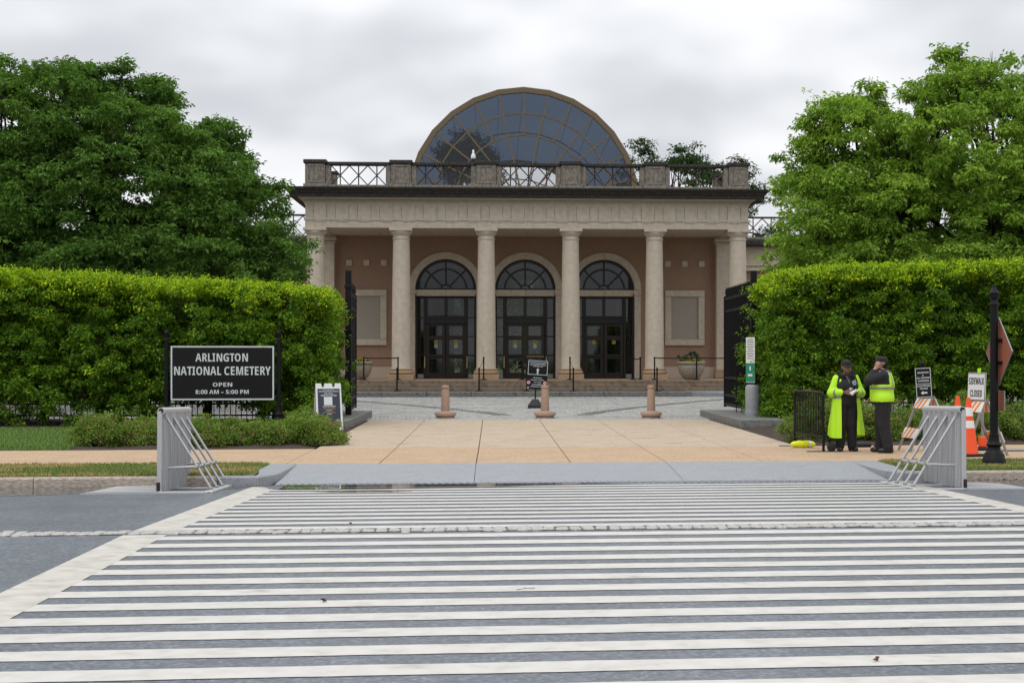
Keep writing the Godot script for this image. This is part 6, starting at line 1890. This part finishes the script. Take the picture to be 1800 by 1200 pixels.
func head_bones(c: Vector3, face: Vector3) -> Array:   # c: middle of the head
	var r := face.cross(Vector3.UP).normalized()
	var o := []
	o.append([c + Vector3(0, 0.035, 0) - face * 0.025, c + Vector3(0, 0.03, 0) + face * 0.02, 0.088, 0.082])
	o.append([c + Vector3(0, -0.02, 0) + face * 0.02, c + Vector3(0, -0.085, 0) + face * 0.05, 0.07, 0.038])
	o.append([c + Vector3(0, 0.005, 0) + face * 0.09, c + Vector3(0, -0.03, 0) + face * 0.108, 0.011, 0.015])
	for s in [-1, 1]:
		o.append([c + r * s * 0.083 + Vector3(0, 0.015, 0), c + r * s * 0.083 + Vector3(0, -0.02, 0), 0.014, 0.011])
		o.append([c + r * s * 0.045 + Vector3(0, -0.035, 0) + face * 0.06, c + r * s * 0.03 + Vector3(0, -0.06, 0) + face * 0.07, 0.028, 0.022])
		o.append([c + r * s * 0.018 + Vector3(0, 0.028, 0) + face * 0.094, c + r * s * 0.05 + Vector3(0, 0.03, 0) + face * 0.078, 0.012, 0.01])
	o.append([c + r * 0.022 + Vector3(0, -0.062, 0) + face * 0.094, c - r * 0.022 + Vector3(0, -0.062, 0) + face * 0.094, 0.0095, 0.0095])
	return o

func face_features(t: Node3D, c: Vector3, face: Vector3) -> void:
	var r := face.cross(Vector3.UP).normalized()
	for s in [-1, 1]:
		var b := MB.new(); b.lathe([Vector2(0, -0.011), Vector2(0.009, -0.007), Vector2(0.0115, 0), Vector2(0.009, 0.007), Vector2(0, 0.011)], 10)
		part(t, "eye", b, M.plastic_white, c + r * s * 0.033 + Vector3(0, 0.008, 0) + face * 0.083)
		b = MB.new(); b.lathe([Vector2(0, -0.006), Vector2(0.006, 0), Vector2(0, 0.006)], 8)
		part(t, "pupil", b, M.shoe, c + r * s * 0.033 + Vector3(0, 0.008, 0) + face * 0.092)

func cap_mesh(c: Vector3, face: Vector3) -> MB:
	var b := MB.new()
	var yaw := atan2(face.x, face.z)
	var t := Basis(Vector3.UP, yaw) * Basis.from_scale(Vector3(0.98, 1.0, 1.14))
	b.lathe([Vector2(0.1, 0.045), Vector2(0.101, 0.075), Vector2(0.097, 0.105), Vector2(0.08, 0.132), Vector2(0.045, 0.145), Vector2(0.0, 0.148)], 24, c - face * 0.005, t)
	var tb := Basis(Vector3.UP, yaw)
	var poly := PackedVector2Array()
	for i in 13:
		var a := PI * i / 12.0
		poly.append(Vector2(cos(a) * 0.085, 0.07 + sin(a) * 0.095))
	for i in 7:
		var a := PI * (6 - i) / 6.0
		poly.append(Vector2(cos(PI - a) * -0.085, 0.07 + sin(a) * 0.02 - 0.0))
	var pp := Transform3D(tb * Basis(Vector3.RIGHT, PI / 2 + 0.22), c + Vector3(0, 0.058, 0))
	b.prism(poly, -0.012, 0.0, pp)
	return b

func shoe_bones(ankle: Vector3, dir: Vector3) -> Array:
	var g := Vector3(ankle.x, 0.045, ankle.z)
	return [[g - dir * 0.05, g + dir * 0.1, 0.046, 0.046], [g + dir * 0.1, g + dir * 0.15 + Vector3(0, -0.005, 0), 0.046, 0.038], [g - dir * 0.02, ankle + Vector3(0, 0.03, 0), 0.048, 0.05]]

func build_people() -> void:
	var up := Vector3.UP
	var F := Vector3(0, 0, 1)
	# ---- woman in an open hi-vis raincoat, facing the road, hands before her waist
	var t := thing("person", "guard in a long open neon yellow raincoat and black cap, holding gloves", "person", Vector3(6.52, 0.0, -27.15), 0.12, "guards on the footway")
	var hc := Vector3(0.0, 1.545, 0.015)
	var torso := [[Vector3(-0.09, 0.93, 0), Vector3(0.09, 0.93, 0), 0.14, 0.14], [Vector3(0, 0.95, 0.01), Vector3(0, 1.16, 0.01), 0.155, 0.145], [Vector3(-0.07, 1.2, 0.0), Vector3(0.07, 1.2, 0.0), 0.14, 0.14], [Vector3(-0.13, 1.335, -0.02), Vector3(0.13, 1.335, -0.02), 0.075, 0.075], [Vector3(0, 1.2, 0), Vector3(0, 1.36, -0.02), 0.13, 0.09]]
	var armR := [[Vector3(-0.175, 1.34, -0.02), Vector3(-0.285, 1.08, 0.0), 0.05, 0.042], [Vector3(-0.285, 1.08, 0.0), Vector3(-0.115, 1.1, 0.215), 0.04, 0.028]]
	var armL := [[Vector3(0.175, 1.34, -0.02), Vector3(0.285, 1.08, 0.0), 0.05, 0.042], [Vector3(0.285, 1.08, 0.0), Vector3(0.115, 1.1, 0.215), 0.04, 0.028]]
	var legs := []
	for s in [-1, 1]:
		legs.append([Vector3(s * 0.085, 0.9, 0), Vector3(s * 0.105, 0.48, 0.02), 0.095, 0.062]); legs.append([Vector3(s * 0.105, 0.48, 0.02), Vector3(s * 0.12, 0.09, -0.02), 0.06, 0.042])
	var neck := [[Vector3(0, 1.36, -0.02), Vector3(0, 1.47, 0.0), 0.052, 0.05]]
	var b := MB.new()
	sdf_add(b, torso + armR + armL + legs + neck, 0.02, 0.05)
	sdf_add(b, head_bones(hc, F) + neck, 0.007, 0.025)
	sdf_add(b, hand_bones(Vector3(-0.105, 1.1, 0.22), Vector3(0.8, -0.15, 0.5).normalized(), Vector3(0.3, -0.1, -0.75).normalized(), 1), 0.0055, 0.012)
	sdf_add(b, hand_bones(Vector3(0.105, 1.1, 0.22), Vector3(-0.8, -0.1, 0.5).normalized(), Vector3(-0.3, -0.1, -0.75).normalized(), -1), 0.0055, 0.012)
	part(t, "body", b, M.dark_skin)
	face_features(t, hc, F)
	b = MB.new(); sdf_add(b, torso, 0.018, 0.06, 0.022, AABB(Vector3(-0.4, 0.82, -0.4), Vector3(0.8, 0.62, 0.8)))
	part(t, "jacket", b, M.black_cloth)
	var tr := []
	for s in [-1, 1]:
		tr.append([Vector3(s * 0.085, 0.92, 0), Vector3(s * 0.1, 0.5, 0.02), 0.145, 0.098]); tr.append([Vector3(s * 0.1, 0.5, 0.02), Vector3(s * 0.12, 0.09, -0.01), 0.095, 0.085])
	b = MB.new(); sdf_add(b, tr, 0.018, 0.035, 0.0, AABB(Vector3(-0.5, 0.05, -0.4), Vector3(1, 0.95, 0.8)))
	part(t, "trousers", b, M.black_cloth)
	for s in [-1, 1]:
		b = MB.new(); sdf_add(b, shoe_bones(Vector3(s * 0.12, 0.09, -0.02), Vector3(s * 0.2, 0, 1).normalized()), 0.012, 0.03, 0.0, AABB(Vector3(-0.5, 0.004, -0.4), Vector3(1, 0.2, 0.8)))
		part(t, "shoe", b, M.shoe)
	b = cap_mesh(hc, F); part(t, "cap", b, M.black_cloth)
	var fur := []
	for i in 12:
		var a := lerpf(0.55, TAU - 0.55, i / 11.0)
		var p := Vector3(sin(a) * 0.13, 1.4 + 0.02 * cos(a * 3.0) - 0.05 * maxf(0.0, cos(a)), cos(a) * 0.1 - 0.01)
		fur.append([p, p + Vector3(sin(a) * 0.02, 0.03, cos(a) * 0.02), 0.05, 0.042])
	b = MB.new(); sdf_add(b, fur, 0.012, 0.02); part(t, "fur_collar", b, M.black_fur)
	# open coat: a sheet hung round the body, from the shoulders to below the knee
	var hang := [[1.37, 0.17, 0.1, 0.75], [1.33, 0.205, 0.135, 0.72], [1.25, 0.23, 0.165, 0.7], [1.1, 0.245, 0.18, 0.72], [0.95, 0.265, 0.19, 0.6], [0.75, 0.29, 0.2, 0.55], [0.5, 0.32, 0.215, 0.5], [0.28, 0.345, 0.225, 0.48]]
	b = MB.new()
	var rows := []
	for i in 29:
		var y := lerpf(1.37, 0.28, i / 28.0)
		var k := 0
		while k < hang.size() - 2 and hang[k + 1][0] > y: k += 1
		var u := clampf((hang[k][0] - y) / (hang[k][0] - hang[k + 1][0]), 0, 1)
		var row := []
		for j in 41:
			var o := lerpf(hang[k][3], hang[k + 1][3], u)
			var a := lerpf(o, TAU - o * 1.0, j / 40.0)
			var w := 1.0 + 0.045 * sin(a * 9.0 + y * 2.0) * smoothstep(1.1, 0.4, y) + 0.02 * sin(a * 17.0 + y * 7.0)
			row.append(Vector3(sin(a) * lerpf(hang[k][1], hang[k + 1][1], u) * w, y + (0.03 * sin(a * 2.0) if i == 28 else 0.0), cos(a) * lerpf(hang[k][2], hang[k + 1][2], u) * w))
		rows.append(row)
	for i in 28:
		for j in 40:
			for side in 2:
				var q := [rows[i + 1][j], rows[i + 1][j + 1], rows[i][j + 1], rows[i][j]]
				if side == 1:
					for e in 4: q[e] = q[e] * Vector3(0.985, 1, 0.985)
					q.reverse()
				b.quad(q[0], q[1], q[2], q[3])
	sdf_add(b, armR, 0.016, 0.05, 0.034, AABB(Vector3(-0.6, 0.9, -0.3), Vector3(0.455, 0.6, 0.8)))
	sdf_add(b, armL, 0.016, 0.05, 0.034, AABB(Vector3(0.145, 0.9, -0.3), Vector3(0.455, 0.6, 0.8)))
	sdf_add(b, [[Vector3(0.16, 1.38, -0.03), Vector3(0.2, 1.39, 0.02), 0.04, 0.03]], 0.014, 0.02)
	part(t, "raincoat", b, M.hi_vis)
	for s in [-1, 1]:
		for e in [[0.285, 1.08, 0.0, 0.115, 1.1, 0.215, 0.35], [0.175, 1.34, -0.02, 0.285, 1.08, 0.0, 0.72]]:
			var a := Vector3(s * e[0], e[1], e[2])
			var c := Vector3(s * e[3], e[4], e[5])
			var m := a.lerp(c, e[6])
			var d := (c - a).normalized()
			b = MB.new(); b.tube([m - d * 0.02, m + d * 0.02], 0.0755, 0.075, 14, false)
			part(t, "reflective_band", b, M.reflective)
	b = MB.new()
	for j in 40:
		var r0 := 9
		var sc := Vector3(1.012, 1, 1.012)
		b.quad(rows[r0 + 1][j] * sc, rows[r0 + 1][j + 1] * sc, rows[r0][j + 1] * sc, rows[r0][j] * sc)
	part(t, "reflective_band", b, M.reflective)
	b = MB.new(); ring_sector(b, 0.0, 0.042, 0, TAU * 0.999, 0, 0.006, 18); part(t, "badge", b, M.sign_white, Vector3(0.1, 1.27, 0.152), Vector3(-0.1, 0.35, 0))
	b = MB.new(); ring_sector(b, 0.0, 0.028, 0, TAU * 0.999, 0, 0.008, 18); part(t, "badge_centre", b, M.badge_blue, Vector3(0.1, 1.27, 0.152), Vector3(-0.1, 0.35, 0))
	part(t, "name_tag", bxm(Vector3(0.065, 0.02, 0.006)), M.plastic_white, Vector3(-0.085, 1.235, 0.155), Vector3(-0.05, -0.3, 0.1))
	b = MB.new(); b.tube([Vector3(-0.03, 1.4, 0.09), Vector3(0.0, 1.3, 0.155), Vector3(0.02, 1.19, 0.17)], 0.005, -1, 5); part(t, "lanyard", b, M.grey_cloth)
	part(t, "id_card", bxm(Vector3(0.06, 0.085, 0.005)), M.plastic_white, Vector3(0.02, 1.14, 0.185))
	var gl := thing("gloves", "crumpled pale grey gloves held before the guard's waist", "gloves", Vector3(6.575, 1.1, -26.86))
	b = MB.new(); sdf_add(b, [[Vector3(-0.05, -0.02, 0), Vector3(0.03, 0.01, 0.02), 0.03, 0.03], [Vector3(0.02, 0.02, 0), Vector3(0.11, 0.035, 0.0), 0.03, 0.028], [Vector3(0.0, -0.03, 0.02), Vector3(-0.02, -0.06, 0.01), 0.025, 0.02], [Vector3(0.1, 0.03, 0), Vector3(0.13, 0.06, 0.01), 0.022, 0.014], [Vector3(0.06, 0.04, 0.02), Vector3(0.07, 0.07, 0.02), 0.022, 0.014]], 0.009, 0.015)
	var gc := part(gl, "cloth", b, M.reflective_white); gc.scale = Vector3.ONE * 0.75
	# ---- man in a hi-vis vest, turned to the side, hand at his ear
	t = thing("person", "guard in a neon yellow vest and black trousers with a hand at his ear", "person", Vector3(7.1, 0.0, -26.7), -PI / 2 - 0.35, "guards on the footway")
	hc = Vector3(0, 1.615, 0.04)
	torso = [[Vector3(-0.1, 0.98, 0), Vector3(0.1, 0.98, 0), 0.15, 0.15], [Vector3(0, 1.0, 0.025), Vector3(0, 1.2, 0.03), 0.185, 0.18], [Vector3(-0.08, 1.26, 0.0), Vector3(0.08, 1.26, 0.0), 0.155, 0.155], [Vector3(-0.15, 1.4, -0.02), Vector3(0.15, 1.4, -0.02), 0.085, 0.085], [Vector3(0, 1.25, 0), Vector3(0, 1.43, -0.01), 0.15, 0.1]]
	armL = [[Vector3(0.2, 1.4, -0.01), Vector3(0.27, 1.31, 0.24), 0.068, 0.058], [Vector3(0.27, 1.31, 0.24), Vector3(0.13, 1.53, 0.13), 0.056, 0.038]]
	armR = [[Vector3(-0.2, 1.4, -0.01), Vector3(-0.25, 1.12, -0.02), 0.066, 0.056], [Vector3(-0.25, 1.12, -0.02), Vector3(-0.17, 0.98, 0.2), 0.054, 0.036]]
	legs = [[Vector3(-0.09, 0.95, 0), Vector3(-0.11, 0.5, 0.06), 0.11, 0.07], [Vector3(-0.11, 0.5, 0.06), Vector3(-0.12, 0.09, 0.06), 0.068, 0.048], [Vector3(0.09, 0.95, 0), Vector3(0.11, 0.5, -0.02), 0.11, 0.07], [Vector3(0.11, 0.5, -0.02), Vector3(0.13, 0.09, -0.1), 0.068, 0.048]]
	neck = [[Vector3(0, 1.42, 0.0), Vector3(0, 1.53, 0.03), 0.06, 0.058]]
	var hf := Vector3(-0.1, -0.12, 1).normalized()
	b = MB.new()
	sdf_add(b, torso + armR + armL + legs + neck, 0.02, 0.05)
	sdf_add(b, head_bones(hc, Vector3(0, 0, 1)) + neck, 0.007, 0.025)
	sdf_add(b, hand_bones(Vector3(0.128, 1.535, 0.125), Vector3(-0.1, 0.9, -0.35).normalized(), Vector3(-0.95, 0.1, -0.1).normalized(), -1), 0.0055, 0.012)
	sdf_add(b, hand_bones(Vector3(-0.168, 0.975, 0.205), Vector3(0.3, -0.5, 0.8).normalized(), Vector3(0.8, -0.3, -0.4).normalized(), 1), 0.0055, 0.012)
	part(t, "body", b, M.tan_skin)
	face_features(t, hc, Vector3(0, 0, 1))
	b = MB.new()
	var hair := [[hc + Vector3(0, 0.03, -0.04), hc + Vector3(0, -0.04, -0.055), 0.082, 0.06]]
	sdf_add(b, hair, 0.01, 0.02); part(t, "hair", b, M.black_fur)
	b = cap_mesh(hc, Vector3(0, 0, 1)); part(t, "cap", b, M.black_cloth)
	b = MB.new(); sdf_add(b, torso + [[Vector3(0, 1.44, -0.01), Vector3(0, 1.5, 0.01), 0.075, 0.072]] + armL.slice(0, 2) + armR.slice(0, 2), 0.017, 0.05, 0.018, AABB(Vector3(-0.5, 0.84, -0.5), Vector3(1, 0.685, 1)))
	part(t, "shirt", b, M.black_cloth)
	tr = [[Vector3(-0.09, 0.97, 0), Vector3(-0.11, 0.52, 0.06), 0.155, 0.11], [Vector3(-0.11, 0.52, 0.06), Vector3(-0.12, 0.1, 0.07), 0.105, 0.09], [Vector3(0.09, 0.97, 0), Vector3(0.11, 0.52, -0.02), 0.155, 0.11], [Vector3(0.11, 0.52, -0.02), Vector3(0.13, 0.1, -0.1), 0.105, 0.092], [Vector3(-0.08, 1.0, 0.01), Vector3(0.08, 1.0, 0.01), 0.165, 0.165]]
	b = MB.new(); sdf_add(b, tr, 0.018, 0.035, 0.0, AABB(Vector3(-0.5, 0.05, -0.5), Vector3(1, 1.0, 1)))
	part(t, "trousers", b, M.black_cloth)
	for q in [[Vector3(-0.12, 0.09, 0.06), Vector3(-0.1, 0, 1).normalized()], [Vector3(0.13, 0.09, -0.1), Vector3(0.15, 0, 1).normalized()]]:
		b = MB.new(); sdf_add(b, shoe_bones(q[0], q[1]), 0.012, 0.03, 0.004, AABB(Vector3(-0.5, 0.004, -0.5), Vector3(1, 0.2, 1)))
		part(t, "shoe", b, M.shoe)
	var vest := torso.duplicate()
	b = MB.new(); sdf_add(b, vest, 0.017, 0.06, 0.032, AABB(Vector3(-0.19, 0.93, -0.5), Vector3(0.38, 0.53, 1)))
	sdf_add(b, vest, 0.017, 0.06, 0.032, AABB(Vector3(-0.5, 0.93, -0.5), Vector3(1, 0.32, 1)))
	part(t, "vest", b, M.hi_vis)
	b = MB.new(); sdf_add(b, vest, 0.014, 0.06, 0.038, AABB(Vector3(-0.5, 1.155, -0.5), Vector3(1, 0.05, 1))); part(t, "reflective_band", b, M.reflective)
	for s in [-1, 1]:
		b = MB.new(); sdf_add(b, vest, 0.014, 0.06, 0.038, AABB(Vector3(s * 0.12 - 0.025, 1.2, -0.5), Vector3(0.05, 0.3, 1))); part(t, "reflective_stripe", b, M.reflective)
